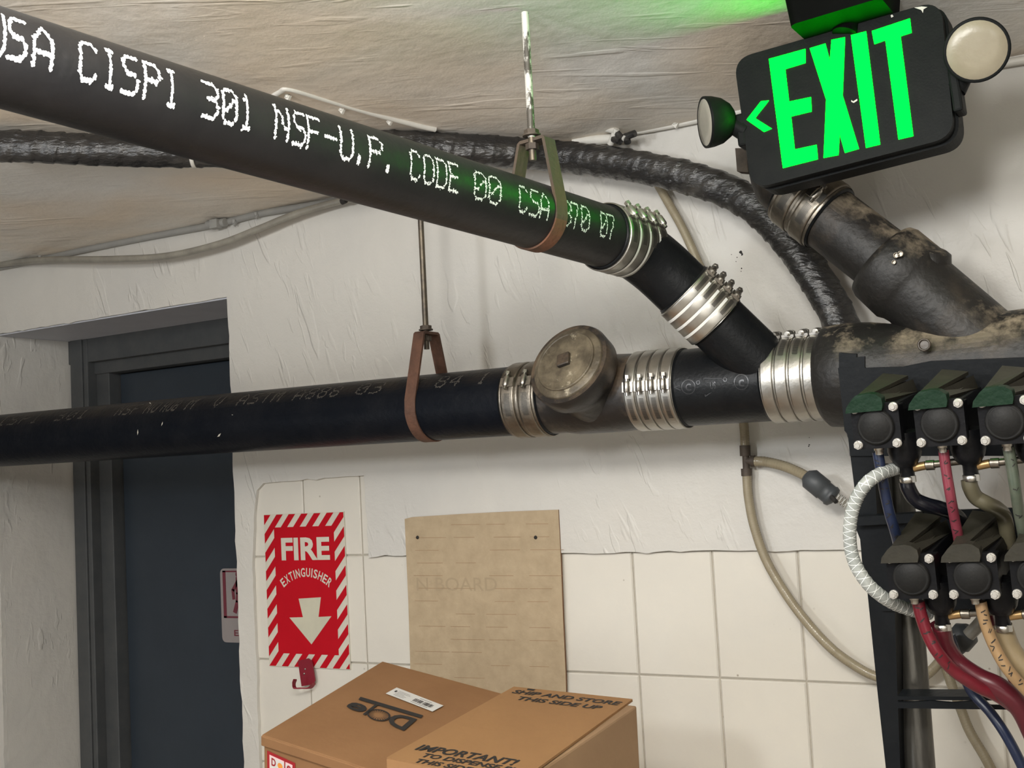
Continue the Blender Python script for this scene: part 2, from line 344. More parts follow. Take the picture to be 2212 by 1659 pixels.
# 5x7 stencil characters
FONT57 = {'U': '10001 10001 10001 10001 10001 10001 01110', 'S': '01111 10000 10000 01110 00001 00001 11110', 'A': '00100 01010 10001 10001 11111 10001 10001',
 'C': '01110 10001 10000 10000 10000 10001 01110', 'I': '01110 00100 00100 00100 00100 00100 01110', 'P': '11110 10001 10001 11110 10000 10000 10000',
 '3': '11110 00001 00001 01110 00001 00001 11110', '0': '01110 10001 10011 10101 11001 10001 01110', '1': '00100 01100 00100 00100 00100 00100 01110',
 'N': '10001 11001 10101 10101 10011 10001 10001', 'F': '11111 10000 10000 11110 10000 10000 10000', '-': '00000 00000 00000 11111 00000 00000 00000',
 '.': '00000 00000 00000 00000 00000 01100 01100', 'O': '01110 10001 10001 10001 10001 10001 01110', 'D': '11110 10001 10001 10001 10001 10001 11110',
 'E': '11111 10000 10000 11110 10000 10000 11111', 'B': '11110 10001 10001 11110 10001 10001 11110', '7': '11111 00001 00010 00010 00100 00100 00100',
 'M': '10001 11011 10101 10101 10001 10001 10001', 'T': '11111 00100 00100 00100 00100 00100 00100', '8': '01110 10001 10001 01110 10001 10001 01110',
 '4': '00010 00110 01010 10010 11111 00010 00010', 'H': '10001 10001 10001 11111 10001 10001 10001', 'V': '10001 10001 10001 10001 10001 01010 00100', 'Y': '10001 10001 01010 00100 00100 00100 00100', '@': '01110 11011 10101 11011 10101 11011 01110'}
def stencil(mb, ch, o, ax, ur, r, t0, t1, phi, arc, mi=0, dens=5, size=.0009, slant=0):
    """dotty sprayed character wrapped on a cylinder; columns run t0..t1 along ax, rows arc radians around, centred on angle phi from ur"""
    ax, u, w = frame(ax, ur); rows = FONT57[ch].split()
    on = [(c, rr) for rr in range(7) for c in range(5) if rows[rr][c] == '1']
    S = set(on)
    pts = []
    for c, rr in on:
        for k in range(dens): pts.append((c+random.gauss(0, .17), rr+random.gauss(0, .17)))
        for dc, dr in ((1, 0), (0, 1), (1, 1), (-1, 1)):
            if (c+dc, rr+dr) in S and not (dc and dr and ((c+dc, rr) in S or (c, rr+dr) in S)):
                for k in range(dens): 
                    f = random.random(); pts.append((c+dc*f+random.gauss(0, .13), rr+dr*f+random.gauss(0, .13)))
    for c, rr in pts:
        t = lerp(t0, t1, .13+.74*c/4) + slant*(3-rr)
        a = phi - (rr-3)/6*arc*-1
        s = size*random.uniform(.6, 1.25)
        for_ = []
        for kx, ky in ((-1, -.4), (0, -1), (1, -.3), (.8, .8), (-.4, 1)):
            aa = a+ky*s/r; for_.append(o+ax*(t+kx*s)+(u*math.cos(aa)+w*math.sin(aa))*(r+.0004))
        mb.add(for_, [[0, 1, 2, 3, 4]], mi)

# ================================================================== the room
zt = EYE.z
ZC = zt+.564
ZT = zt-.137                 # bottom of the plaster coat
XJ = [-4.2]
def wall_tile():
    mb = MB()
    # joint bed
    xa, xb = -1.796, 2.6
    rows = [ZT+.02, ZT+.02-.0]   # (kept simple below)
    # vertical joints measured on the wall; 5 1/3 inch units elsewhere
    xs = [-.907+.1425*k for k in range(-6, 26)]
    zs = [ZT+.2045, ZT+.0015]+[ZT-.2032*k for k in range(1, 8)]
    zs[-1] = 0
    g = .0012
    def cell(x0, x1, z0, z1):
        y = D-.001
        dz = .0022
        a = [V((x0+g, y, z0+g)), V((x1-g, y, z0+g)), V((x1-g, y, z1-g)), V((x0+g, y, z1-g))]
        b = [V((x0+g+dz, y-.0022, z0+g+dz)), V((x1-g-dz, y-.0022, z0+g+dz)), V((x1-g-dz, y-.0022, z1-g-dz)), V((x0+g+dz, y-.0022, z1-g-dz))]
        mb.add(a+b, [[4, 5, 6, 7], [0, 1, 5, 4], [1, 2, 6, 5], [2, 3, 7, 6], [3, 0, 4, 7]], 0)
    for i in range(len(zs)-1):
        xx = [xa]+[x for x in xs if x > xa+.02]
        for j in range(len(xx)-1): cell(xx[j], xx[j+1], zs[i+1], zs[i])
    box(mb, ((xa+2.6)/2, D+.05, (ZT+.25)/2), X1, Y1, Z1, 2.6-xa, .1, ZT+.25, 1)
    return mb
mb = wall_tile()
struct(mb.build('wall_back', ['tile', 'joint'], loc=(0, D, 0)))
# plaster coat over it (solid slab with ragged lower edge), left notch around the fire sign
def plaster_coat():
    mb = MB(); T = .011
    def jag(pts, amp=.002, step=.02):
        out = []
        for i in range(len(pts)):
            a = V((*pts[i], 0)); b = V((*pts[(i+1) % len(pts)], 0)); n = max(1, int((b-a).length/step))
            for k in range(n):
                p = a.lerp(b, k/n)
                out.append((p.x+noise.noise(V((p.x*31, p.y*31, 3)))*amp*2, p.y+noise.noise(V((p.x*37, p.y*29, 9)))*amp*2))
        return out
    tops = ZC+.02
    # main field right of the notch
    def slab(outline, y1=D-.0005):
        prism(mb, [V((x, D-T, z)) for x, z in outline], V((0, T-.0005, 0)), 0)
    zn = zt+.013                                   # top of notch
    zl = zt+.4025
    slab(jag([(-1.457, ZT), (2.6, ZT), (2.6, tops), (-5, tops), (-5, 0), (-2.55, 0), (-2.55, zl), (-1.796, zl), (-1.796, .0), (-1.757, .0), (-1.752, ZT),
              (-1.742, zn-.05), (-1.735, zn-.014), (-1.715, zn), (-1.60, zn+.002), (-1.4575, zn+.004)], .0019))
    return mb
mb = plaster_coat()
struct(mb.build('wall_plaster', 'plaster', loc=(0, D, 0)))
mb = MB()
# masonry core of the wall over and left of the door, door reveals
zl = zt+.4025
box(mb, (-3.4, D+.14, (zl+ZC+.02)/2), X1, Y1, Z1, 3.2, .28, ZC+.02-zl)
box(mb, (.4, D+.11, (ZT+.2+ZC+.02)/2), X1, Y1, Z1, 4.4, .2, ZC+.02-ZT-.2)
box(mb, (-3.775, D+.3, zl/2), X1, Y1, Z1, 2.45, .6, zl)
box(mb, (-1.55, D+.42, zl/2), X1, Y1, Z1, .49, .64, zl)
struct(mb.build('wall_core', 'plaster', loc=(-3, D, 0)))
mb = MB(); box(mb, (-2.17, D+.13, zl-.0015), X1, Y1, Z1, .78, .27, .003)
struct(mb.build('trim_1', 'soffit'))
# ceiling: lumpy plaster, sloping up slightly away from the wall
mb = MB(); nx, ny = 150, 120; vs = []
for j in range(ny+1):
    for i in range(nx+1):
        x = -4.5+7*i/nx; y = -2.6+(D+2.62)*j/ny
        z = ceil_z(y) + .010*noise.noise(V((x*2.1, y*2.1, 0))) + .004*noise.noise(V((x*7, y*7, 5)))
        if y > D-.3: z += (ZC-.0-z)*((y-D+.3)/.3)*.7
        vs.append((x, y, z))
mb.add(vs, [[j*(nx+1)+i, (j+1)*(nx+1)+i, (j+1)*(nx+1)+i+1, j*(nx+1)+i+1] for j in range(ny) for i in range(nx)], 0, True)
struct(mb.build('ceiling', 'ceiling', loc=(0, 0, ZC)))
mb = MB(); box(mb, (-1, 0, -.05), X1, Y1, Z1, 7.2, 6.4, .1); struct(mb.build('floor', 'floor'))
mb = MB(); box(mb, (-4.55, 0, 1.25), X1, Y1, Z1, .1, 6, 2.5); struct(mb.build('wall_left', 'dimwall'))
mb = MB(); box(mb, (2.55, 0, 1.25), X1, Y1, Z1, .1, 6, 2.5); struct(mb.build('wall_right', 'dimwall'))
mb = MB(); box(mb, (-1, -2.65, 1.25), X1, Y1, Z1, 7.2, .1, 2.5); struct(mb.build('wall_front', 'dimwall'))
# ------------------------------------------------------------------ door
YF = D+.195
dr = bpy.data.objects.new('door_1', None); COL.objects.link(dr); dr.location = (-2.17, YF, 0); dr['_w'] = (-2.17, YF, 0); dr['kind'] = 'structure'
def xat(px, py, Y): return aty(px, py, Y).x
zt2 = zl-.002
mb = MB()
xa = xat(153, 850, YF); xb = xat(178, 850, YF); xc = xat(200, 850, YF+.03); xd = xat(209, 850, YF+.03); xe = xat(250, 850, YF+.05)
box(mb, ((xa+xb)/2, YF+.04, zt2/2), X1, Y1, Z1, xb-xa, .08, zt2)
box(mb, ((xb+xc)/2, YF+.055, zt2/2), X1, Y1, Z1, xc-xb+.002, .09, zt2)
box(mb, ((xc+xd)/2, YF+.048, zt2/2), X1, Y1, Z1, (xd-xc), .09, zt2)
box(mb, ((xd+xe)/2, YF+.075, zt2/2), X1, Y1, Z1, xe-xd, .09, zt2)
box(mb, (-2.1, YF+.05, zt2-.03), X1, Y1, Z1, .92, .09, .06)
box(mb, (-2.1, YF+.07, zt2-.07), X1, Y1, Z1, .92, .09, .04)
mb.build('door_frame', 'frame', dr, bevel=.002)
mb = MB(); box(mb, ((xe+.004-1.70)/2, YF+.085, (zt2-.092)/2+.005), X1, Y1, Z1, -1.70-xe-.004, .045, zt2-.102)
mb.build('door_leaf', 'door', dr, bevel=.002)
mb = MB(); box(mb, (-2.2, YF+.25, 1.1), X1, Y1, Z1, 1.4, .05, 2.4); struct(mb.build('wall_behind_door', 'frame'))

# exit plate on the door
YD = YF+.0625
c0 = aty(475, 1228, YD); c1 = aty(483, 1387, YD)
pw = .135; z0 = (c0.z); z1 = (c1.z); x0 = (c0.x+c1.x)/2
def rrect(x0, x1, z0, z1, r, n=6):
    out = []
    for cx, cz, a0 in ((x1-r, z1-r, 0), (x0+r, z1-r, 90), (x0+r, z0+r, 180), (x1-r, z0+r, 270)):
        for k in range(n+1):
            a = math.radians(a0+90*k/n); out.append((cx+r*math.cos(a), cz+r*math.sin(a)))
    return out
ds = thing('door_sign', (x0+pw/2, YD, z0), 'small grey sign with dark red walking figure on the slate door', 'sign')
mb = MB(); prism(mb, [V((x, YD-.002, z)) for x, z in rrect(x0, x0+pw, z1, z0, .012)], V((0, .0018, 0))); mb.build('plate', 'doorsign', ds)
mb = MB(); hh = z0-z1
def dq(u0, u1, v0, v1, mi=0): box(mb, (x0+pw*(u0+u1)/2, YD-.0024, z0-hh*(v0+v1)/2), X1, Y1, Z1, pw*(u1-u0), .0006, hh*(v1-v0), mi)
dq(.06, .13, .03, .67); dq(.06, .94, .03, .05); dq(.06, .94, .645, .67); dq(.87, .94, .03, .67)
def dl(a, b, w):
    A = V((x0+pw*a[0], YD-.0026, z0-hh*a[1])); B = V((x0+pw*b[0], YD-.0026, z0-hh*b[1])); d = (B-A).normalized(); n = d.cross(Y1)*w/2
    mb.add([A-n, B-n, B+n, A+n], [[0, 1, 2, 3]])
dl((.45, .12), (.44, .35), .022); dl((.42, .17), (.29, .30), .010); dl((.29, .28), (.31, .42), .009); dl((.42, .33), (.40, .46), .014); dl((.40, .44), (.32, .60), .012); dl((.46, .33), (.56, .46), .014); dl((.56, .46), (.66, .60), .012); dl((.48, .17), (.6, .26), .010)
lathe(mb, V((x0+pw*.42, YD-.0030, z0-hh*.08)), Y1, [(0, .007), (.0006, .007)], 12)
text(mb, 'EXIT', V((x0+pw*.5, YD-.0026, z0-hh*.87)), X1, Z1, pw*.42, hh*.08)
mb.build('lettering', 'doorred', ds)

# ================================================================== fire extinguisher sign
def lerp(a, b, t): return a+(b-a)*t
FS0 = V((-1.722, D-.0062, zt-.3525)); FSW = .2065; FSH = .302
fs = thing('fire_sign', FS0+V((FSW/2, 0, 0)), 'red and white striped FIRE EXTINGUISHER sign with a cream down arrow on the white tile', 'sign')
mb = MB(); box(mb, FS0+V((FSW/2, .0015, FSH/2)), X1, Y1, Z1, FSW, .003, FSH); mb.build('plate', 'signwhite', fs)
def S(x, z, d=.0004): return FS0+V((x, -d, z))
mb = MB(); b = .0265
mb.add([S(b, b), S(FSW-b, b), S(FSW-b, FSH-b), S(b, FSH-b)], [[0, 1, 2, 3]])
def clip(poly, x0, x1, z0, z1):
    for ax, lim, sgn in ((0, x0, 1), (0, x1, -1), (1, z0, 1), (1, z1, -1)):
        out = []
        for i in range(len(poly)):
            p, q = poly[i], poly[(i+1) % len(poly)]; dp, dq_ = (p[ax]-lim)*sgn, (q[ax]-lim)*sgn
            if dp >= 0: out.append(p)
            if dp*dq_ < 0: t = dp/(dp-dq_); out.append((lerp(p[0], q[0], t), lerp(p[1], q[1], t)))
        poly = out
        if len(poly) < 3: return []
    return poly
per = .0325; sl = 1.15
for k in range(-16, 12):
    x = k*per
    band = [(x, 0), (x+per*.52, 0), (x+per*.52+FSH/sl, FSH), (x+FSH/sl, FSH)]
    for R in ((0.001, b, .001, FSH-.001), (FSW-b, FSW-.001, .001, FSH-.001), (b, FSW-b, .001, b), (b, FSW-b, FSH-b, FSH-.001)):
        p = clip(band, *R)
        if p: mb.add([S(x_, z_) for x_, z_ in p], [list(range(len(p)))])
mb.build('red_print', 'red', fs)
mb = MB()
text(mb, 'FIRE', S(FSW*.515, FSH*.768, .0008), X1, Z1, .124, .0445, bold=.035)
n_ = 'EXTINGUISHER'
# letters along an arc
R_ = .098; cx, cz = FSW*.51, FSH*.615-R_
for i, ch in enumerate(n_):
    wds = [1, 1, .95, .5, 1.05, 1.1, 1.05, .5, 1, 1.05, 1, 1.05]
    s = sum(wds[:i])+wds[i]/2; a = (s/sum(wds)-.5)*1.42
    ex = V((math.cos(a), 0, -math.sin(a))); ez = V((math.sin(a), 0, math.cos(a)))
    text(mb, ch, S(cx+R_*math.sin(a), cz+R_*math.cos(a), .0008), ex, ez, .0098*(wds[i] if wds[i] > .6 else .28), .0175, bold=.02)
mb.build('lettering', 'signwhite', fs)
mb = MB()
def SP(cx_, cz_): return S((cx_-100)/(810-100)*FSW*1.0, FSH-(cz_-125)/(1425-125)*FSH, .0008)
def fpx(x, y): p = aty(550+x*.2533, 1080+y*.2532, D-.007); return V((p.x, FS0.y-.0009, p.z))
pa = [fpx(*p) for p in ((375, 842), (565, 830), (545, 998), (655, 992), (485, 1232), (297, 1003), (412, 1000))]
prism(mb, pa[::-1], V((0, .0004, 0))); lab(mb.build('arrow', 'arrow', fs), 'cream down arrow')
# bracket hook below the sign
hk = thing('hook_bracket', aty(660, 1470, D-.012), 'dark red metal hook bracket screwed over the bottom edge of the fire sign', 'hook')
mb = MB()
def hp(x, y, Y): return aty(550+x*.2533, 1080+y*.2532, Y)
o_ = [(368, 1372), (455, 1352), (487, 1375), (515, 1545), (498, 1572), (400, 1590)]
prism(mb, [hp(x, y, D-.014) for x, y in o_][::-1], V((0, .0025, 0)))
mb.build('back_plate', 'hookred', hk, bevel=.0008)
mb = MB()
pth = [hp(505, 1560, D-.014), hp(470, 1598, D-.022), hp(400, 1600, D-.032), hp(345, 1600, D-.038), hp(335, 1560, D-.040), hp(345, 1528, D-.040)]
pp = spline(pth, 5)
vs = []
for i, p in enumerate(pp):
    w_ = V((0, -.010, .002)); vs += [p-w_*.5, p+w_*.5, p+w_*.5+V((0, 0, -.0025)), p-w_*.5+V((0, 0, -.0025))]
mb.add(vs, [[4*i+k, 4*i+(k+1) % 4, 4*i+4+(k+1) % 4, 4*i+4+k] for i in range(len(pp)-1) for k in range(4)]+[[0, 1, 2, 3], [len(vs)-1, len(vs)-2, len(vs)-3, len(vs)-4]])
mb.build('hook_arm', 'hookred', hk)
mb = MB()
for x, y in ((432, 1443), (424, 1482)): lathe(mb, hp(x, y, D-.0142), -Y1, [(0, .0021), (.0012, .0018), (.0016, .0008)], 12)
mb.build('screw', 'screw', hk)

# ================================================================== cardboard sheet on the wall
cs = thing('cardboard_sheet', aty(1050, 1300, D-.014), 'flat pale cardboard sheet fixed to the wall behind the boxes', 'cardboard')
mb = MB()
Yc = D-.0135
outl = [aty(x, y, Yc) for x, y in ((874, 1121), (890, 1117), (1000, 1110), (1100, 1105), (1206, 1101), (1211, 1200), (1216, 1330), (1222, 1460), (1226, 1640), (893, 1640), (888, 1500), (882, 1300), (877, 1190))]
prism(mb, outl[::-1], V((0, .0045, 0)), 0, 1)
random.seed(3)
for k in range(13):
    zz = lerp(1135, 1475, k/12.5)
    for seg_ in range(4):
        if random.random() < .35: continue
        xa_ = 885+seg_*82+random.uniform(0, 20); xb_ = xa_+random.uniform(40, 75)
        a = aty(xa_, zz+(xa_-880)*.035*(k/12-.3), Yc-.0003); b_ = aty(xb_, zz+(xb_-880)*.035*(k/12-.3), Yc-.0003)
        mb.add([a, b_, b_+V((0, 0, .0007)), a+V((0, 0, .0007))], [[0, 1, 2, 3]], 2)
mb.build('sheet', ['kraft_pale', 'kraft_edge', 'kraft_side'], cs)
for x, y in ((902, 1161), (1157, 1161)):
    mb = MB(); lathe(mb, aty(x, y, Yc-.0002), -Y1, [(0, .0034), (.0012, .003), (.002, .0015)], 12); mb.build('nail_head', 'hole', cs)
mb = MB(); text(mb, 'N BOARD', aty(985, 1262, Yc-.0003), V((1, 0, .0)), Z1, .175, .024, bold=-.0); 
lab(mb.build('lettering', mat('embossed_print', (.36, .28, .18), .85), cs), 'faint embossed lettering')

# ================================================================== boxes
def mapface(o, ex, ey):      # point on a face from u,v
    return lambda u, v, d=0: o+ex*u+ey*v+ex.cross(ey).normalized()*d
B1o = EYE+V((-1.306, 1.699, -.305)); 
R1 = Matrix(((.978, -.019, .206), (.058, .981, -.184), (-.198, .192, .961)))
e1x, e1y, e1z = R1.col[0].normalized(), R1.col[1].normalized(), R1.col[2].normalized()
L1, W1, H1 = .311, .252, .28
bx = thing('cardboard_box', B1o-e1z*H1, 'brown fruit carton with upside-down black lettering and a white label on top', 'box')
mb = MB(); box(mb, B1o+e1x*W1/2-e1y*L1/2-e1z*H1/2, e1x, e1y, e1z, W1, L1, H1-.003); mb.build('body', 'kraft', bx, bevel=.004, seg=3)
mb = MB(); t_ = .004
# lid wraps slightly over the sides
box(mb, B1o+e1x*W1/2-e1y*L1/2-e1z*.001, e1x, e1y, e1z, W1+.002, L1+.004, t_)
box(mb, B1o+e1x*W1/2-e1y*(L1+.0025)-e1z*.008, e1x, e1y, e1z, W1+.002, .003, .016)
mb.build('lid', 'kraft', bx, bevel=.0016)
N1 = e1z
def b1(px, py, lift=.0032): return onp(px, py, B1o+N1*lift, N1)
# black lettering printed upside down (reads from the far side)
mb = MB()
P4 = [b1(776, 1509), b1(905, 1548), b1(884, 1575)]
exd = (b1(752, 1528)-b1(905, 1573)); exu = exd.normalized()
def q4(a, b_, c, d): mb.add([a, b_, c, d], [[0, 1, 2, 3]])
# heavy rule above the word
q4(b1(779, 1505), b1(914, 1545), b1(909, 1551), b1(774, 1511))
def mapq(A, B, C_, Dd):  # bilinear map u:0..1 (A->B), v:0..1 (A->D)
    return lambda u, v: (A*(1-u)+B*u)*(1-v)+(Dd*(1-u)+C_*u)*v
qm = mapq(b1(902, 1553), b1(768, 1509), b1(745, 1527), b1(872, 1579))  # u: reading direction (D first, right side), v: up in letters
def qtext(s, u0, u1, v0, v1, bold=.05):
    vs, fs = text_geo(s, bold, 0)
    mb.add([qm(lerp(u0, u1, x+.5), lerp(v0, v1, y+.5)) for x, y in vs], fs)
qtext('D', 0, .33, .98, .02, .03); qtext('l', .645, .69, 1.0, -.05, .02); qtext('e', .71, 1.0, .98, .28, .03)
cen = (.50, .62)
for ring in ((1,),):
    for k in range(22):
        a = 2*math.pi*k/22; r0, r1 = .42, 1.0
        aw = .05
        pts = []
        for rr, aa in ((r0, a-.02), (r1, a-aw), (r1, a+aw), (r0, a+.02)): pts.append(qm(cen[0]+.165*rr*math.cos(aa), cen[1]+.42*rr*math.sin(aa)))
        mb.add(pts, [[0, 1, 2, 3]])
    pts = []
n_ = 40; vs = []
for k in range(n_):
    a = 2*math.pi*k/n_; 
    for rr in (.90, 1.06): vs.append(qm(cen[0]+.165*rr*math.cos(a), cen[1]+.42*rr*math.sin(a)))
mb.add(vs, [[2*k, 2*k+1, (2*k+3) % (2*n_), (2*k+2) % (2*n_)] for k in range(n_)])
lab(mb.build('printed_logo', 'ink', bx), 'black upside-down word with a sunburst letter')
mb = MB(); q4(b1(833, 1498, .0036), b1(857, 1485, .0036), b1(958, 1524, .0036), b1(934, 1537, .0036)); lb = mb.build('shipping_label', 'paper', bx)
mb = MB(); random.seed(5)
lm = mapq(b1(833, 1498, .0039), b1(934, 1537, .0039), b1(958, 1524, .0039), b1(857, 1485, .0039))
def lq(u0, u1, v0, v1): mb.add([lm(u0, v0), lm(u1, v0), lm(u1, v1), lm(u0, v1)], [[0, 1, 2, 3]])
u = .50
while u < .88:
    w_ = random.uniform(.006, .022)
    if u < .66 or u > .68: lq(u, u+w_, .30, .66)
    u += w_+random.uniform(.005, .012)
lq(.06, .1, .5, .7)
for k in range(5):
    lq(.12, .12+random.uniform(.15, .28), .2+k*.13, .225+k*.13)
lq(.5, .85, .16, .19); lq(.55, .8, .8, .83)
mb.build('label_print', 'ink', lb)
# front face prints
N1f = -e1y
def f1(px, py, lift=.0045): return onp(px, py, B1o-e1y*(L1+lift), N1f)
def f1b(px, py, lift=.001): return onp(px, py, B1o-e1y*(L1+lift), N1f)
mb = MB()
fo = f1b(632, 1617); fx = (f1b(690, 1643)-fo).normalized(); fz = e1z
text(mb, 'BEST STORED', f1b(665, 1634), fx, fz, .058, .0075, bold=.01); text(mb, 'REFRIGERATED', f1b(730, 1650), fx, fz, .062, .0075, bold=.01)
mb.build('side_print', 'inkfaint', bx)
mb = MB()
def fq(x0_, y0_, x1_, y1_, mi, lift): # vertical-sided patch on front face
    a = f1b(x0_, y0_, lift); w_ = fx*((f1b(x1_, y0_+ (x1_-x0_)*.38, lift)-a).dot(fx)); h_ = e1z*((y1_-y0_)/2650*1.75)
    mb.add([a, a+w_, a+w_-h_, a-h_], [[0, 1, 2, 3]], mi)
fq(577, 1621, 638, 1700, 0, .0012); fq(582, 1630, 632, 1700, 1, .0014); fq(584, 1634, 630, 1700, 2, .0016)
text(mb, 'D', f1b(591, 1647, .0018), fx, fz, .0082, .0125, 0, bold=.03); text(mb, 'l', f1b(615, 1654, .0018), fx, fz, .0022, .0135, 0, bold=.03); text(mb, 'e', f1b(624, 1660, .0018), fx, fz, .0078, .009, 0, bold=.03)
vs = []; oc = f1b(605, 1655, .0018)
mb.add([oc+(fx*math.cos(a*math.pi/8)+fz*math.sin(a*math.pi/8))*.0048 for a in range(16)], [list(range(16))], 3)
lab(mb.build('printed_badge', ['dolered', 'pink', 'paper', 'orange'], bx), 'small red and white printed badge')

# box 2 (its flaps are sprung, so the top is not quite square)
R2 = Matrix(((.992, .093, .087), (-.073, .975, -.211), (-.104, .203, .974))); N2 = R2.col[2].normalized()
BL = atd(1110, 1483, 1.84)
q2 = lambda px, py, lift=0: onp(px, py, BL+N2*lift, N2)
BR, FL, FR = q2(1367, 1510), q2(835, 1636), q2(1116, 1692)
dn = -R2.col[2].normalized()*.9+V((0.0, 0, -.1)); dn = V((.02, -.06, -1)).normalized()
bx2 = thing('cardboard_box', BL+dn*.32, 'tan carton printed SHIP AND STORE THIS SIDE UP, right of the fruit carton', 'box')
ins = .004; cen_ = (BL+BR+FL+FR)/4
def inset(p): return p+(cen_-p).normalized()*ins+dn*.006
tp = [inset(p) for p in (BL, BR, FR, FL)]; bt = [p+dn*.32 for p in tp]
tp[1] = q2(1376, 1519)+dn*.003; bt[1] = tp[1]+dn*.32
mb = MB(); mb.add(tp+bt, [[0, 3, 2, 1], [4, 5, 6, 7], [0, 1, 5, 4], [1, 2, 6, 5], [2, 3, 7, 6], [3, 0, 4, 7]], 0)
mb.build('body', 'kraft_side', bx2, bevel=.003)
mb = MB(); prism(mb, [BL, FL, FR, BR], -N2*.0035, 0, 0)
mb.build('lid', 'kraft2', bx2, bevel=.0012)
mb = MB(); a, b_ = FL, FR; prism(mb, [a+N2*-.002, b_+N2*-.002, b_+dn*.31, a+dn*.31], (BL-FL).normalized()*.004)
mb.build('front_panel', 'kraft2', bx2)
mb = MB()
def t2(s, xa_, ya_, xb_, yb_, hp_, bold=.03, shear=.25):
    A = q2(xa_, ya_, .0008); B = q2(xb_, yb_, .0008); c_ = (A+B)/2; ex = (B-A).normalized(); ey = N2.cross(ex)
    text(mb, s, c_, ex, ey, (B-A).length, hp_, 0, bold, shear)
t2('SHIP AND STORE', 1108, 1493, 1342, 1520, .0125); t2('THIS SIDE UP', 1120, 1507.5, 1300, 1529, .0125)
t2('IMPORTANT!', 902, 1613, 1118, 1648, .0175); t2('TO DISPENSE PULL', 915, 1630.5, 1152, 1669, .0115); t2('THIS SIDE OUT', 900, 1642.5, 1090, 1674, .0115)
pts = [q2(1140, 1487, .0008), q2(1157, 1489, .0008), q2(1152, 1492, .0008), q2(1138, 1490, .0008)]; mb.add(pts, [[0, 1, 2, 3]])
mb.build('lettering', 'ink', bx2)

# ================================================================== drain pipes
def pr(px, py_, Y): return aty(px, py_, Y)
RUN0 = EYE+V((-2.297, 1.69, .134)); RD = V((1.632, 0, -.017)).normalized()
def run(X): return RUN0+RD*((X-RUN0.x)/RD.x)
YR = 1.69
RX = lambda px: aty(px, 952-.077*px, YR).x      # X on the run for a photo column
R4 = .0555
xC0, xC1 = RX(1118), RX(1192); xT1 = RX(1382); xD1 = RX(1484); xW1 = RX(1670); xE1 = RX(1790)
lp = thing('drain_pipe', run(-2.0), 'long scuffed black iron pipe crossing in front of the dark door, with faded stencilling', 'pipe')
mb = MB(); cyl(mb, run(-3.3), run(RX(1150)), R4, 64); mb.build('pipe_body', 'pipe2', lp)
def facing(p, ax):   # radial direction that faces the camera
    d = EYE-p; d -= V(ax)*d.dot(V(ax)); return d.normalized()
mb = MB(); random.seed(11)
words = [('CISPI', 10, 130), ('301', 160, 230), ('NSF', 290, 340), ('NO', 352, 382), ('HUB', 388, 425), ('M', 440, 462), ('V', 500, 520), ('ASTM', 552, 650), ('A888', 672, 775), ('03', 805, 868), ('T', 925, 948), ('84', 975, 1035), ('1', 1068, 1088)]
fc = facing(run(-1.4), RD)
for wd_, xa_, xb_ in words:
    for i, ch in enumerate(wd_):
        a0 = RX(lerp(xa_, xb_, i/len(wd_))); a1 = RX(lerp(xa_, xb_, (i+.82)/len(wd_)))
        stencil(mb, ch, run(0), RD, fc, R4, (a0-0)/RD.x, (a1-0)/RD.x, -.83, .42, dens=3, size=.0012, slant=.0012)
lab(mb.build('lettering', 'stencilfaint', lp), 'faded grey stencilled lettering')
mb = MB()
for px, py_, ln, an in ((515, 936, .014, -.5), (398, 912, .009, -1.2), (345, 930, .012, -1.3), (548, 893, .004, .2), (350, 870, .012, .5)):
    d = ray(px, py_); c_ = run(RX(px)); fc2 = facing(c_, RD); p = aty(px, py_, YR); v_ = (p-c_); off = v_.dot(frame(RD, fc2)[2]); 
    _, u_, w_ = frame(RD, fc2); an2 = math.asin(max(-1, min(1, off/R4)))
    p = c_+(u_*math.cos(an2)+w_*math.sin(an2))*(R4+.0005); tn = (w_*math.cos(an2)-u_*math.sin(an2)).normalized()
    dv = RD*math.cos(an)+tn*(-math.sin(an) if w_.z > 0 else math.sin(an)); nn = dv.cross(u_).normalized()
    mb = MB(); mb.add([p-dv*ln/2, p+nn*ln*.16, p+dv*ln/2, p-nn*ln*.1], [[0, 1, 2, 3]]); lab(mb.build('paint_chip', 'signwhite', lp), 'pale scratch')

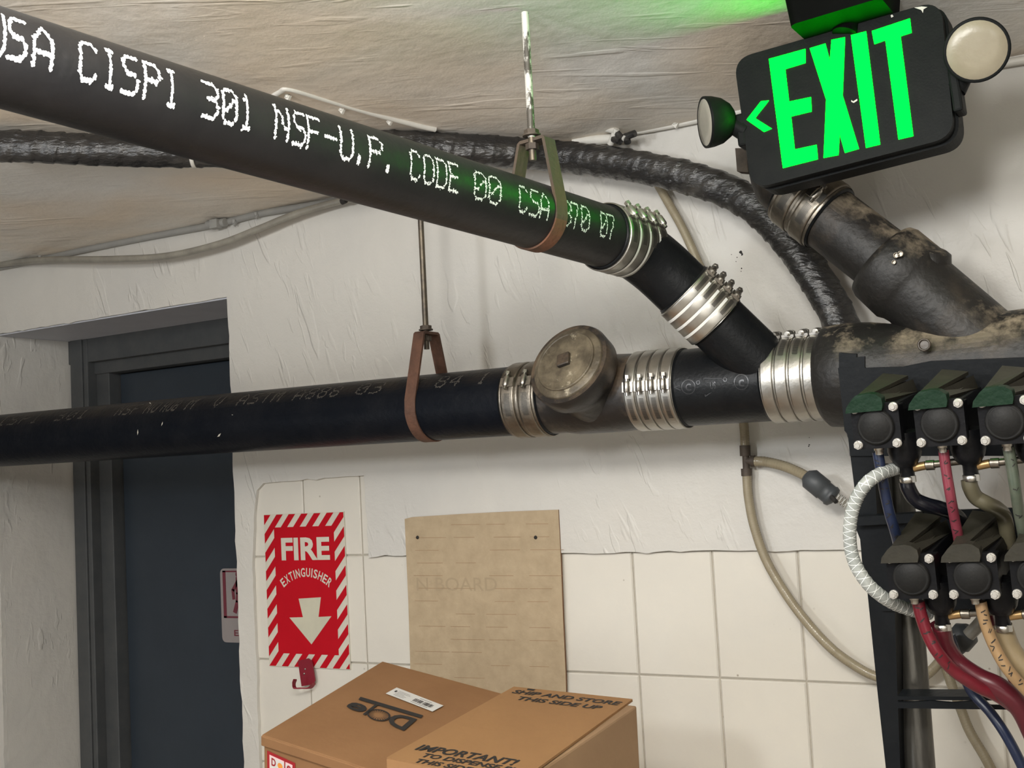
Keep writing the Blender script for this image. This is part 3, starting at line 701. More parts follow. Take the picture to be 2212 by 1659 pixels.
def coupling(p0, p1, r, label, nb, phi, smat='steel', bmat='steel', scr='screw', flip=1, gasket='newblack', group='stainless pipe couplings', strip=None, screwlen=.024, heads=True, ref=None):
    p0 = V(p0); p1 = V(p1); L_ = (p1-p0).length; ax = (p1-p0)/L_; rf = facing((p0+p1)/2, ax) if ref is None else ref
    _, u, w = frame(ax, rf)
    t = thing('pipe_coupling', (p0+p1)/2, label, 'pipe coupling', group)
    # rubber sleeve peeking out, corrugated shield, bands
    mb = MB(); lathe(mb, p0-ax*.003, ax, [(0, r+.0005), (0, r+.0022), (L_+.006, r+.0022), (L_+.006, r+.0005)], 56); mb.build('rubber_sleeve', gasket, t)
    mb = MB(); prof = []; n_ = int(L_/.0012)
    for k in range(n_+1):
        tt = L_*k/n_; prof.append((tt, r+.0034+.00025*math.sin(k*math.pi/2*1.0)))
    lathe(mb, p0, ax, prof, 64, caps=False); mb.build('shield', smat, t)
    pitch = L_/nb; bw = pitch*(.74 if nb < 4 else .86)
    for k in range(nb):
        c = p0+ax*(pitch*(k+.5)); mb = MB()
        lathe(mb, c-ax*bw/2, ax, [(0, r+.0034), (0, r+.0050), (bw*.12, r+.0054), (bw*.5, r+.0050), (bw*.88, r+.0054), (bw, r+.0050), (bw, r+.0034)], 64, caps=False)
        bd = mb.build('band', bmat, t)
        mb = MB()      # worm slots
        for j in range(-9, 10):
            a = phi+flip*(.30+abs(j+9)*.032)
            if j < 1:
                for jj in (-1, 1):
                    pass
            rad = u*math.cos(a)+w*math.sin(a); tg = ax.cross(rad)
            q = c+rad*(r+.0056); mb.add([q-ax*bw*.22-tg*.0005, q+ax*bw*.22-tg*.0005+tg*.0004, q+ax*bw*.22+tg*.0005+tg*.0004, q-ax*bw*.22+tg*.0005], [[0, 1, 2, 3]])
        mb.build('slot', 'slotted', bd)
        rad = u*math.cos(phi)+w*math.sin(phi); tg = ax.cross(rad)*flip
        hc = c+rad*(r+.0095)
        mb = MB(); box(mb, c+rad*(r+.0068), ax, tg, rad, bw*1.02, .015, .0035)
        lathe(mb, hc-tg*.008, tg, [(0, .0042), (.0015, .0050), (.0145, .0050), (.016, .0042)], 16)
        mb.build('screw_housing', scr, t)
        mb = MB(); lathe(mb, hc-tg*.008, -tg, [(0, .0030), (.004, .0030)], 12); hexh(mb, hc-tg*.012, -tg, .0048, .0052)
        lathe(mb, hc+tg*.008, tg, [(0, .0024), (.005, .0024)], 10)
        mb.build('screw', scr, t)
    if strip:
        for k in range(1, nb):
            c = p0+ax*(pitch*k); mb = MB(); n_ = 70; vs = []
            for j in range(n_+1):
                a = strip[0]+(strip[1]-strip[0])*j/n_; rad = u*math.cos(a)+w*math.sin(a)
                vs += [c-ax*.0020+rad*(r+.0059), c+ax*.0020+rad*(r+.0059)]
            mb.add(vs, [[2*j, 2*j+1, 2*j+3, 2*j+2] for j in range(n_)], 0, True); lab(mb.build('ribbed_strip', 'white_slot', t), 'bright white ribbed strip')
    return t
coupling(run(xC0), run(xC1), R4, 'dull two-band pipe coupling at the left side of the round cleanout', 2, -.50, 'steel_dirty', 'steel_dirty', 'screw')

# cleanout tee
tee = thing('cleanout_tee', run((xC1+xT1)/2), 'grimy iron cleanout tee with a round domed cap between two couplings', 'pipe fitting')
mb = MB(); n0 = run(RX(1160)); lathe(mb, n0, RD, [(0, R4+.001), (.055, R4+.001), (.075, R4+.004), (xT1-n0.x-.03, R4+.004), (xT1-n0.x+.02, R4+.001)], 64)
tc_ = run(RX(1300))
nd = V((-.10, -.86, .44)).normalized()
lathe(mb, tc_, nd, [(0, .058), (.045, .056), (.060, .060), (.066, .067), (.092, .0685), (.0965, .0665)], 64)
mb.build('body', 'oldiron', tee)
mb = MB(); lathe(mb, tc_+nd*.0965, nd, [(0, .0600), (.003, .0590), (.0045, .0545), (.0062, .050), (.0085, .035), (.0095, .016), (.0095, .002)], 56)
lathe(mb, tc_+nd*.0985, nd, [(0, .0500), (.0065, .0495), (.0078, .0475), (.0065, .0455)], 56)
cp_u = (frame(nd)[1]+frame(nd)[2]*.25).normalized()
cp = mb.build('cleanout_cap', 'cap', tee, bevel=.001)
mb = MB(); box(mb, tc_+nd*.109, nd.cross(cp_u), cp_u, nd, .021, .021, .007); mb.build('square_boss', 'oldiron', cp, bevel=.002)
coupling(run(xT1), run(xD1), R4, 'four-band stainless coupling between the cleanout tee and the new black wye', 4, -.12, 'steel', 'steel', 'screw', flip=1)
# wye
UA = EYE+V((-.89999, .66909, .38428)); UB = EYE+V((-.73913, 1.47895, .32129)); UD = (UB-UA).normalized()
K_ = UA+(UB-UA)*1.115
JX = -.572; J_ = run(JX); BD = (J_-K_).normalized(); LK = (J_-K_).length
R3 = .0425
wy = thing('wye_fitting', J_, 'new black Y-shaped pipe fitting joining the slanting branch to the horizontal run', 'pipe fitting')
mb = MB(); lathe(mb, run(xD1-.03), RD, [(0, R4+.0015), (xW1-xD1+.06, R4+.0015)], 64)
lathe(mb, K_+BD*.10, BD, [(0, R3+.001), (LK-.16, R3+.001), (LK-.115, R3+.003), (LK-.10, R3+.006)], 64)
mb.build('body', 'newblack', wy)
mb = MB()
fcw = facing(run((xD1+xW1)/2), RD); _, u_, w_ = frame(RD, fcw)
def wp(px, dz, lift=.0020):
    c_ = run(RX(px)); a = dz/R4; return c_+(u_*math.cos(a)+w_*math.sin(a))*(R4+lift)
sgn = 1 if w_.z > 0 else -1
def ring(c_, r_out, r_in, n=24):
    vs = []
    for k in range(n):
        a = 2*math.pi*k/n
        for rr in (r_out, r_in): vs.append(wp(c_[0]+math.cos(a)*rr/.0007, sgn*(c_[1]+math.sin(a)*rr)))
    mb.add(vs, [[2*k, 2*k+1, (2*k+3) % (2*n), (2*k+2) % (2*n)] for k in range(n)])
ring((1520, .001), .0105, .0092); ring((1632, .002), .0110, .0096); ring((1541, .006), .003, .002); ring((1598, .007), .003, .002)
def poly_line(pts, wd_=.0012):
    for i in range(len(pts)-1):
        (xa_, za_), (xb_, zb_) = pts[i], pts[i+1]; A = wp(xa_, sgn*za_); B = wp(xb_, sgn*zb_); d = (B-A).normalized(); n2 = d.cross(u_)*wd_/2
        mb.add([A-n2, B-n2, B+n2, A+n2], [[0, 1, 2, 3]])
poly_line([(1553, .011), (1590, .009), (1601, .004), (1553, -.014), (1553, .011)]); poly_line([(1503, .004), (1490, .002), (1503, -.003)])
for s_, px in (('C', 1520), ('US', 1572), ('c', 1632)):
    vs, fs_ = text_geo(s_, .02); mb.add([wp(px+x*12, sgn*(.0005+y*.010)) for x, y in vs], fs_)
lab(mb.build('cast_mark', mat('embossed_black', (.012, .012, .013), .3), wy), 'raised cast marks on the wye')
# upper pipe
up = thing('drain_pipe', UA, 'black iron pipe with white stencilled lettering running from upper left toward the wall', 'pipe')
mb = MB(); cyl(mb, UA-UD*.55, K_-UD*.045, R3, 72); mb.build('pipe_body', 'pipe', up)
fcu = facing(UA+UD*.35, UD)
def tpx(px, ph=None):     # distance along the pipe seen at a photo column, on the axis or on its painted side
    a, b_ = -.3, .95; _, u_, w_ = frame(UD, fcu); off = V((0, 0, 0)) if ph is None else (u_*math.cos(ph)+w_*math.sin(ph))*R3
    for _ in range(40):
        m_ = (a+b_)/2; q = UA+UD*m_-EYE+off; xx = W_/2+FPX*q.dot(RT)/q.dot(FW)
        if xx < px: a = m_
        else: b_ = m_
    return (a+b_)/2
mb = MB(); random.seed(21)
uw = [('C', -68, -30), ('U', -14, 12), ('S', 17, 60), ('A', 70, 118), ('C', 170, 212), ('I', 226, 252), ('S', 264, 301), ('P', 311, 348), ('I', 358, 386), ('3', 438, 474), ('0', 480, 514), ('1', 521, 548), ('N', 594, 626), ('S', 634, 662), ('F', 664, 694), ('-', 700, 728), ('U', 734, 765), ('.', 772, 786), ('P', 797, 828), ('.', 834, 848),
      ('C', 887, 909), ('O', 915, 939), ('D', 944, 966), ('E', 971, 993), ('0', 1024, 1052), ('0', 1055, 1084), ('C', 1122, 1140), ('S', 1146, 1166), ('A', 1168, 1186), ('B', 1214, 1235), ('7', 1236, 1250), ('0', 1256, 1274), ('0', 1298, 1312), ('7', 1313, 1328)]
_, u_, w_ = frame(UD, fcu)
hs = 1 if w_.z > 0 else -1
for ch, a, b_ in uw:
    f_ = max(0, min(1, (a-0)/1320)); ph_ = hs*(.50-.12*f_); t0, t1 = tpx(a-2, ph_), tpx(b_+2, ph_)
    stencil(mb, ch, UA, UD, fcu, R3, t0, t1, ph_, hs*-(.86-.12*f_), dens=11 if a < 560 else (9 if a < 870 else 7), size=lerp(.00118, .00062, f_))
lab(mb.build('lettering', 'stencil', up), 'white sprayed stencil lettering')
# elbow
bend = []
for k in range(13):
    t = k/12; p0 = K_-UD*.055; p2 = K_+BD*.062; bend.append(p0*(1-t)**2+K_*2*t*(1-t)+p2*t*t)
el = thing('elbow_fitting', K_, 'glossy new black 45 degree pipe elbow between the two upper couplings', 'pipe fitting')
mb = MB(); tube(mb, [K_-UD*.075]+bend+[K_+BD*.12], R3+.001, 56); 
for s_ in (1, -1):       # cast seam nibs
    pass
mb.build('body', 'newblack', el)
coupling(UA+UD*tpx(1303), UA+UD*tpx(1386), R3, 'four-band coupling with crowded screws where the lettered pipe ends', 4, -1.0, 'steel', 'steel', 'steel_bright', flip=1, strip=(-.55, 1.5))
coupling(K_+BD*.088, K_+BD*.152, R3, 'shiny coupling with white ribbed strips and green reflections below the elbow', 4, -1.15, 'steel', 'steel_bright', 'screw', flip=1, strip=(-.75, 1.45))
coupling(run(xW1), run(xE1), R4, 'wide shiny four-band coupling right of the wye', 4, -1.5, 'steel', 'steel', 'screw', flip=1)

# ---- old fittings on the right
om = thing('cast_iron_manifold', run(xE1+.1), 'big old tarred cast iron manifold running behind the pumps at the right edge', 'pipe fitting')
mb = MB(); p = run(xE1-.01)
lathe(mb, p, RD, [(0, R4+.001), (.006, .064), (.012, .070), (.045, .0725), (.075, .070), (.10, .0655), (.17, .0640), (.27, .068), (.34, .074), (.40, .076), (.9, .076)], 64)
# big branch body
ha, hb, hc_, hd = aty(1880, 535, YR), aty(1990, 622, YR), aty(2060, 690, YR), aty(2160, 780, YR)
hax = (hd-ha).normalized()
lathe(mb, aty(1905, 560, YR), hax, [(0, .046), (.002, .057), (.010, .060), (.050, .061), (.058, .057), (.068, .055), (.30, .056)], 56)
lathe(mb, aty(2010, 560, YR-.01), V((.35, -.2, .75)).normalized(), [(0-.03, .03), (.0, .028), (.012, .024), (.015, .018)], 32)
mb.build('body', 'oldblack', om)
for (px, py_), rr in (((1997, 745), .0085), ((1937, 552), .004), ((1946, 549), .004), ((1932, 567), .003)):
    mb = MB(); c_ = aty(px, py_, YR-.072 if py_ > 700 else YR-.060); lathe(mb, c_, -Y1, [(0, rr), (.0035, rr), (.0035, rr*.72), (.001, rr*.65)], 20); mb.build('cast_boss', 'steel_dirty' if py_ < 700 else 'oldiron', om)
# pipe rising from the big branch to the ceiling behind the exit sign
rp = thing('drain_pipe', aty(1800, 480, YR), 'short black iron pipe slanting from under the EXIT sign down into the big branch fitting', 'pipe')
r0_ = aty(1915, 568, YR); r1_ = aty(1700, 402, YR); rdir = (r0_-r1_).normalized()
mb = MB(); cyl(mb, r0_, r1_+rdir*.03, .0455, 56); mb.build('pipe_body', 'oldblack', rp)
coupling(aty(1712, 412, YR), aty(1790, 471, YR), .0465, 'dirty two-band coupling right under the EXIT sign', 2, -.28, 'steel_dirty', 'steel_dirty', 'screw')
e2 = thing('elbow_fitting', r1_, 'dark old pipe elbow tucked behind the EXIT sign, turning up to the ceiling', 'pipe fitting')
k2 = r1_-rdir*.015; pts = [r1_+rdir*.02]+[r1_*(1-t)**2+k2*2*t*(1-t)+(k2+V((0, 0, .07)))*t*t for t in [i/10 for i in range(11)]]+[V((k2.x, k2.y, ceil_z(k2.y)))]
mb = MB(); tube(mb, pts, .0440, 48); mb.build('body', 'oldblack', e2)

# ================================================================== hangers
def hanger(top, mid, axis_pt, ax, r, label, rodmat, strap, strapmat_label=None, wstrap=.021, leg=None):
    ax = V(ax).normalized()
    t = thing('pipe_hanger', top, label, 'pipe hanger')
    mb = MB(); top = V(top); mid = V(mid); d = (mid-top).normalized(); n_ = int((mid-top).length/.0014); prof = []
    for k in range(n_+1): prof.append((k*(mid-top).length/n_, .0047+(.0004 if k % 2 else 0)))
    lathe(mb, top, d, prof, 14)
    lathe(mb, mid-d*.0, d, [(0, .0047), (.030, .0047)], 12, 1)
    mb.v, mb.f, mb.m, mb.sm = mb.v, mb.f, mb.m, mb.sm
    mb.build('threaded_rod', [rodmat, 'rod'], t)
    # clevis: bottom loop + legs + top bridge, swept in the plane perpendicular to ax
    up_ = Z1-ax*ax.z; up_.normalize(); sd = ax.cross(up_).normalized()
    hgt = (mid-axis_pt).dot(up_)
    pts = [(-.017, hgt)]
    prof = [(-.019, hgt-.001), (-.0235, hgt-.004), (-r-.001, .012)]
    for k in range(0, 25):
        a = math.pi+.15+(math.pi-.3)*k/24; prof.append(((r+.0025)*math.cos(a), (r+.0025)*math.sin(a)))
    prof += [(r+.001, .012), (.0235, hgt-.004), (.019, hgt-.001), (-.019, hgt-.001)]
    th_ = .0045; vs = []
    def P(x, z, k): return axis_pt+sd*x+up_*z+ax*k*wstrap/2
    mb = MB(); n_ = len(prof)
    # offset outline
    for i, (x, z) in enumerate(prof):
        a = V((*prof[max(i-1, 0)], 0)); b_ = V((*prof[min(i+1, n_-1)], 0)); tg = (b_-a).normalized(); nn = V((-tg.y, tg.x, 0))
        if i == 0: nn = V((0, 0, 0))
        vs += [P(x, z, -1), P(x, z, 1), P(x-nn.x*-th_, z-nn.y*-th_, 1), P(x-nn.x*-th_, z-nn.y*-th_, -1)]
    mb.add(vs, [[4*i+k, 4*i+(k+1) % 4, 4*i+4+(k+1) % 4, 4*i+4+k] for i in range(n_-1) for k in range(4)])
    for i in range(len(mb.f)):
        if (V(mb.v[mb.f[i][0]])-axis_pt).dot(up_) > -.35*r: mb.m[i] = 1
    mb.build('clevis_strap', [strap, leg or strap], t, bevel=.0008)
    mb = MB(); hexh(mb, mid-d*-.002+Z1*.004, Z1, .0098, .008); lathe(mb, mid+Z1*.002, Z1, [(0, .012), (.002, .012)], 20); hexh(mb, mid-Z1*.016, Z1, .0088, .008)
    mb.build('nut', 'rustd', t)
    return t
c2_ = run(RX(928)+.0)
hanger((c2_.x-.0, c2_.y, ceil_z(YR)-.0), (c2_.x, c2_.y, aty(938, 714, YR).z), c2_, RD, R4, 'rusty clevis hanger on a long thin rod holding the lower horizontal pipe', 'rod', 'rust')
tc3 = tpx(1158); c3_ = UA+UD*tc3; q_ = aty(1137, 300, c3_.y)
hanger((c3_.x, c3_.y, ceil_z(c3_.y)), (c3_.x, c3_.y, q_.z), c3_, UD, R3, 'orange-rusted clevis hanger on a paint-chipped rod holding the lettered pipe', 'rodpaint', 'rustbrown', leg='rustleg')

# ================================================================== exit sign
SCL = .92
SM = Matrix(((.998, -.013, -.065), (.015, .999, .039), (.065, -.040, .997)))
sx, sy, sz = SM.col[0].normalized(), SM.col[1].normalized(), SM.col[2].normalized()
SO = EYE+V((-.45052, 1.68120, .50251))*SCL
sx = V((sx.x, sx.y, sx.z)); ny_ = -sy            # ny_ faces the viewer
ex = thing('exit_sign', SO+sz*.1, 'black emergency EXIT sign with glowing green letters, arrow and two lamp heads, on the ceiling', 'exit sign')
def sp(px, py, d=0): return onp(px, py, SO+ny_*d, sy)
def s3(cx_, cy_, d=0): return sp(1412+cx_*.3617, cy_*.3617, d)
def loc2(p): p = p-SO; return (p.dot(sx), p.dot(sz))
def sxz(x, z, d=0): return SO+sx*x+sz*z+ny_*d
cTL, cTR, cBR, cBL = [loc2(s3(*p)) for p in ((478, 352), (1712, 0), (1798, 815), (585, 1130))]
def qround(c, r, n=8):
    out = []; m_ = len(c)
    for i in range(m_):
        p = V((*c[i], 0)); a = V((*c[i-1], 0))-p; b_ = V((*c[(i+1) % m_], 0))-p; p0 = p+a.normalized()*r; p1 = p+b_.normalized()*r
        for k in range(n+1):
            t = k/n; q = p0*(1-t)**2+p*2*t*(1-t)+p1*t*t; out.append((q.x, q.y))
    return out
pl = qround([cTL, cTR, cBR, cBL], .026)
mb = MB(); prism(mb, [sxz(x, z, 0) for x, z in pl], sy*.022); mb.build('face_plate', 'signblack', ex, bevel=.0015)
mb = MB(); big = [(x*1.0+.0035, z*1.02-.001) for x, z in pl]
prism(mb, [sxz(x, z, -.018) for x, z in big], sy*.034); mb.build('housing', 'signblack', ex, bevel=.004)
E_ = [(688, 352), (905, 292), (907, 375), (785, 412), (808, 607), (938, 580), (943, 665), (820, 695), (842, 893), (972, 865), (980, 950), (772, 1003)]
X_ = [(932, 288), (1025, 260), (1052, 362), (1062, 238), (1142, 222), (1128, 570), (1225, 888), (1142, 912), (1110, 800), (1103, 925), (1015, 942), (1030, 595)]
I_ = [(1178, 210), (1268, 187), (1352, 862), (1268, 882)]
T_ = [(1303, 185), (1530, 110), (1540, 195), (1474, 216), (1550, 812), (1462, 832), (1384, 240), (1318, 263)]
A_ = [(555, 715), (640, 605), (687, 600), (605, 705), (705, 768), (658, 787)]
for nm, L_ in (('letter', E_), ('letter', X_), ('letter', I_), ('letter', T_), ('arrow', A_)):
    mb = MB(); prism(mb, [s3(x, y, .0008) for x, y in L_], sy*.0016); lab(mb.build(nm, 'green', ex), 'glowing green '+nm)
# ceiling canopy
mb = MB()
cc = SO+sz*.105+sy*.012; czz = ceil_z(cc.y)
cq = [atc(1700, 30, .02), atc(1880, -10, .02)]
cx0 = V(((cq[0].x+cq[1].x)/2+.012, (cq[0].y+cq[1].y)/2+.03, 0))
rr_ = rrect(-.062, .062, -.055, .055, .012)
lo = [cx0+sx*x*.93+V((0, 1, 0))*z*.90+Z1*(ceil_z(cx0.y)-.036) for x, z in rr_]; hi = [cx0+sx*x+V((0, 1, 0))*z+Z1*(ceil_z(cx0.y)+.004) for x, z in rr_]
n_ = len(rr_); mb.add(lo, [list(range(n_))[::-1]]); mb.add(lo+hi, [[i, (i+1) % n_, (i+1) % n_+n_, i+n_] for i in range(n_)], 0, True)
cyl(mb, V((cx0.x, SO.y+.01, czz-.02)), SO+sz*.08+sx*(cx0.x-SO.x), .016, 20)
mb.build('canopy', 'canopy', ex)
def lamp(c, ax, r, lm, depth=.035, neck_to=None):
    ax = V(ax).normalized(); mb = MB()
    lathe(mb, c, ax, [(-depth, .006), (-depth, r*.45), (-depth*.86, r*.66), (-depth*.55, r*.88), (-depth*.2, r*.98), (0, r), (.003, r), (.003, r*.94)], 48)
    if neck_to is not None: cyl(mb, c-ax*depth*.7, neck_to, .011, 20, 0, .014)
    h = mb.build('lamp_head', 'signblack', ex)
    mb = MB(); n_ = 40; prof = [(.001, r*.945), (.003, r*.90), (.004, r*.5), (.0045, .001)]
    lathe(mb, c, ax, prof, n_); mb.build('lamp_lens', lm, h)
lc = onp(2110, 108, SO+ny_*.012, sy); lamp(lc, (EYE-lc).normalized()+V((.02, 0, -.05)), .0385, 'lens', .045, onp(2062, 195, SO-ny_*.012, sy))
lc2 = onp(1527, 264, SO+ny_*.01, sy)
lamp(lc2, V((-.80, -.62, -.08)), .0345, 'lens2', .036, onp(1612, 285, SO-ny_*.012, sy))
for c_, w_, h_ in ((onp(2068, 200, SO-ny_*.012, sy), .03, .055), (onp(1606, 285, SO-ny_*.012, sy), .026, .045)):
    mb = MB(); box(mb, c_, sx, sy, sz, .012, w_, h_); mb.build('lamp_bracket', 'signblack', ex, bevel=.003)
mb = MB()
for L_ in ([(1555, 45), (1600, 38), (1635, 42), (1612, 55), (1608, 78), (1598, 60)], [(1415, 92), (1424, 86), (1433, 98), (1420, 106)], [(1180, 597), (1192, 605), (1215, 590), (1218, 600), (1195, 615), (1180, 608)]):
    mb = MB(); mb.add([s3(x, y, .001) for x, y in L_], [list(range(len(L_)))]); lab(mb.build('paint_spatter', 'white', ex), 'white paint spatter')
# black steel box and bracket tucked behind the sign's left end
ab = thing('anchor_bracket', aty(1602, 340, YR), 'small dark angle bracket behind the lower left corner of the EXIT sign', 'bracket')
mb = MB(); prism(mb, [aty(*p, YR+.04) for p in ((1588, 320), (1612, 320), (1616, 372), (1592, 370))][::-1], V((0, .02, 0)))
mb.build('plate', 'rustd', ab)

# ================================================================== big black wrapped cable
pc = [atc(-90, 318, .028), atc(60, 318, .028), atc(200, 324, .028), atc(400, 327, .028), atc(600, 322, .028), atc(800, 316, .028), atc(960, 322, .030), atc(1100, 330, .034), aty(1200, 337, 1.795), aty(1300, 347, 1.80), aty(1400, 363, 1.80), aty(1500, 387, 1.80), aty(1590, 421, 1.80), aty(1660, 472, 1.80), aty(1725, 548, 1.80), aty(1785, 640, 1.80), aty(1822, 720, 1.80), aty(1850, 850, 1.80), aty(1880, 980, 1.80)]
bc = thing('wrapped_cable_bundle', pc[7], 'thick black taped cable bundle along the ceiling edge, curving down behind the EXIT sign', 'cable bundle')
mb = MB(); tube(mb, spline(pc, 40), .0255, 40, rf=lambda s_, a: .0016*(((s_/.034 + a/(2*math.pi)) % 1)**2) + .0012*math.sin(3*a+s_*9) + .0016*noise.noise(V((s_*70, math.cos(a+s_*25)*2.2, math.sin(a+s_*25)*2.2)))); mb.build('bundle', 'cable', bc)
sp_ = spline(pc, 26)
for px in (417,):
    mb = MB()
    i = min(range(1, len(sp_)), key=lambda k: abs((W_/2+FPX*(sp_[k]-EYE).dot(RT)/(sp_[k]-EYE).dot(FW))-px)); d = (sp_[i]-sp_[i-1]).normalized(); lathe(mb, sp_[i], d, [(0, .0255), (0, .028), (.006, .028), (.006, .0255)], 32, caps=False); lab(mb.build('cable_tie', 'white', bc), 'pale cable tie')
# ceiling wire with clips
def wire(name, pts, r, m_, label, cat='cable', n=8, seg_=10, group=None):
    t = thing(name, pts[0], label, cat, group); mb = MB(); s_ = spline(pts, seg_); tube(mb, s_, r, n); mb.build('cable' if cat == 'cable' else 'tube', m_, t); return t
def clips(t, pts, m_='white', s=.008, axv=Y1):
    for p in pts:
        mb = MB(); prism(mb, [p+V((-s, 0, -.001)), p+V((s*.9, 0, -.001)), p+V((0, 0, -s*1.5))], V((0, s*.8, 0))); lathe(mb, p+V((0, 0, -s*.6)), Z1, [(0, s*.5), (s, s*.7)], 10); mb.build('clip', m_, t)
w1 = wire('painted_cable', [atc(470, 262, .002), atc(560, 225, .004), atc(605, 197, .004), atc(624, 191, .004), atc(700, 213, .004), atc(800, 243, .004), atc(900, 270, .004), atc(940, 279, .004)], .0052, 'white', 'white painted cable clipped across the ceiling behind the lettered pipe', seg_=6)
clips(w1, [atc(620, 206, .006), atc(737, 234, .006), atc(840, 259, .006)], s=.006)
yw = D-.018
w2 = wire('painted_cable', [aty(-60, 588, yw), aty(60, 566, yw), aty(200, 536, yw), aty(330, 510, yw), aty(470, 484, yw), aty(560, 462, yw), aty(650, 447, yw), aty(742, 432, yw), aty(860, 412, yw), aty(900, 402, yw)], .0075, 'wire_grey', 'grey painted cable along the ceiling corner left of the lettered pipe')
clips(w2, [aty(86, 555, yw-.008), aty(505, 478, yw-.008), aty(553, 462, yw-.008)], 'wire_grey', .007)
mb = MB(); cyl(mb, aty(449, 486, yw-.012), aty(487, 480, yw-.012), .009, 16); box(mb, aty(466, 484, yw-.02), X1, Y1, Z1, .02, .016, .018); lab(mb.build('connector', 'wire_grey', w2), 'translucent connector')
w3 = wire('clear_tube', [aty(-60, 578, yw-.02), aty(40, 566, yw-.02), aty(110, 561, yw-.03), aty(240, 560, yw-.04), aty(360, 553, yw-.04), aty(470, 528, yw-.04), aty(560, 494, yw-.035), aty(640, 462, yw-.03), aty(742, 433, yw-.02), aty(850, 414, yw-.01)], .0075, 'cleargrey', 'sagging translucent grey tube under the ceiling corner, upper left', 'tube')
mb = MB(); cyl(mb, aty(738, 436, yw-.03), aty(747, 432, yw-.03), .006, 12); mb.build('end_plug', 'hole', w3)
w4 = wire('painted_cable', [aty(1225, 303, D-.018), aty(1290, 300, D-.02), aty(1340, 288, D-.02), aty(1400, 279, D-.02), aty(1480, 264, D-.02), aty(1600, 240, D-.02), aty(1760, 215, D-.02), aty(1980, 172, D-.02), aty(2080, 152, D-.02), aty(2260, 122, D-.02)], .0065, 'white', 'white painted cable along the wall and ceiling corner behind the EXIT sign', seg_=8)
clips(w4, [aty(1458, 262, D-.03)], 'white', .008)
w5 = wire('painted_cable', [aty(930, 296, D-.03), aty(960, 275, D-.03), aty(1000, 284, D-.03), aty(1080, 300, D-.03), aty(1160, 303, D-.03), aty(1250, 301, D-.03)], .0065, 'white', 'short white painted cable lying on top of the black bundle left of the rod', seg_=8)
# painted strip/conduit stub and knot of old clamps
st = thing('old_strap_clamp', aty(1335, 295, 1.82), 'cluster of paint-spattered old clamps on the wall above the black bundle', 'clamp')
mb = MB(); cyl(mb, aty(1240, 305, 1.83), aty(1322, 300, 1.83), .0085, 14); mb.build('painted_stub', 'white', st)
mb = MB()
for a, b_ in (((1306, 277), (1330, 283)), ((1318, 312), (1332, 278)), ((1335, 290), (1352, 300))): cyl(mb, aty(*a, 1.82), aty(*b_, 1.81), .0055, 10)
mb.build('painted_wire_end', 'white', st)
mb = MB()
for a, b_ in (((1330, 285), (1345, 300)), ((1340, 300), (1372, 288)), ((1352, 292), (1356, 308)), ((1325, 300), (1340, 306))): cyl(mb, aty(*a, 1.815), aty(*b_, 1.81), .006, 10)
mb.build('rusty_clamp', 'cable', st)
s2 = thing('pipe_strap', aty(918, 300, 1.70), 'small galvanised strap holding the black bundle to the ceiling', 'strap')
mb = MB()
for a, b_ in (((906, 296), (914, 312)), ((930, 297), (918, 312))):
    A, B = aty(*a, 1.66), aty(*b_, 1.655); d = (B-A).normalized(); box(mb, (A+B)/2, d, Y1, d.cross(Y1), (B-A).length, .012, .005)
lathe(mb, aty(913, 286, 1.66), -Y1, [(0, .004), (.003, .003)], 10)
mb.build('band', 'steel_dirty', s2)
s3_ = thing('wall_bracket', aty(1650, 492, D-.013), 'little cream painted bracket on the wall beside the black bundle', 'bracket')
mb = MB(); 
for x0_, y0_, x1_, y1_ in ((1631, 482, 1642, 494), (1640, 480, 1668, 486), (1654, 484, 1660, 500)): 
    a = aty(x0_, y0_, D-.013); b_ = aty(x1_, y1_, D-.013); box(mb, (a+b_)/2, X1, Y1, Z1, abs(b_.x-a.x), .006, abs(a.z-b_.z))
mb.build('plate', 'cream', s3_)
random.seed(9)
sk = thing('wall_stain', aty(1600, 550, D-.0115), 'cluster of dark specks on the plaster right of the elbow', 'stain')
mb = MB()
for px, py_, r_ in ((1600, 545, .004), (1603, 550, .003), (1592, 556, .0015), (1590, 565, .0012), (1602, 580, .0016), (1580, 550, .001), (1601, 586, .001), (1748, 961, .0018), (1747, 964, .0015), (1748, 945, .001)):
    c_ = aty(px, py_, D-.0114); mb.add([c_+V((math.cos(a)*r_*random.uniform(.4, 1), 0, math.sin(a)*r_*random.uniform(.4, 1))) for a in [k*math.pi/4 for k in range(8)]], [list(range(8))])
mb.build('speck', 'hole', sk)

# ================================================================== clear tubes on the wall
def braid(t, path, r, pitch=.02, m_='braidline', w=.0012):
    mb = MB()
    for ph in (0, math.pi): helix_strip(mb, path, r, pitch, w, 1, lift=.0002, phase=ph); helix_strip(mb, path, r, pitch, w, -1, lift=.0002, phase=ph)
    mb.build('braid', m_, t)
def htube(name, pts, r, m_, label, cat='tube', br=None, n=16, parts=True, seg_=10):
    s_ = spline(pts, seg_); t = thing(name, s_[0], label, cat); mb = MB(); tube(mb, s_, r, n); mb.build('tube', m_, t)
    if br: braid(t, s_, r, *br)
    return t
YW = D-.028
M['braidtan'] = mat('dark_braid_thread', (.26, .215, .14), .5)
h1 = htube('clear_tube', [aty(1405, 372, YW), aty(1422, 400, YW), aty(1446, 442, YW), aty(1474, 492, YW), aty(1500, 548, YW), aty(1530, 620, YW), aty(1570, 740, YW), aty(1597, 850, YW), aty(1607, 920, YW), aty(1610, 975, YW)], .0072, 'clear', 'yellowed clear tube dropping down the wall behind the wye to a small tee', br=(.0075, 'braidtan', .0008))
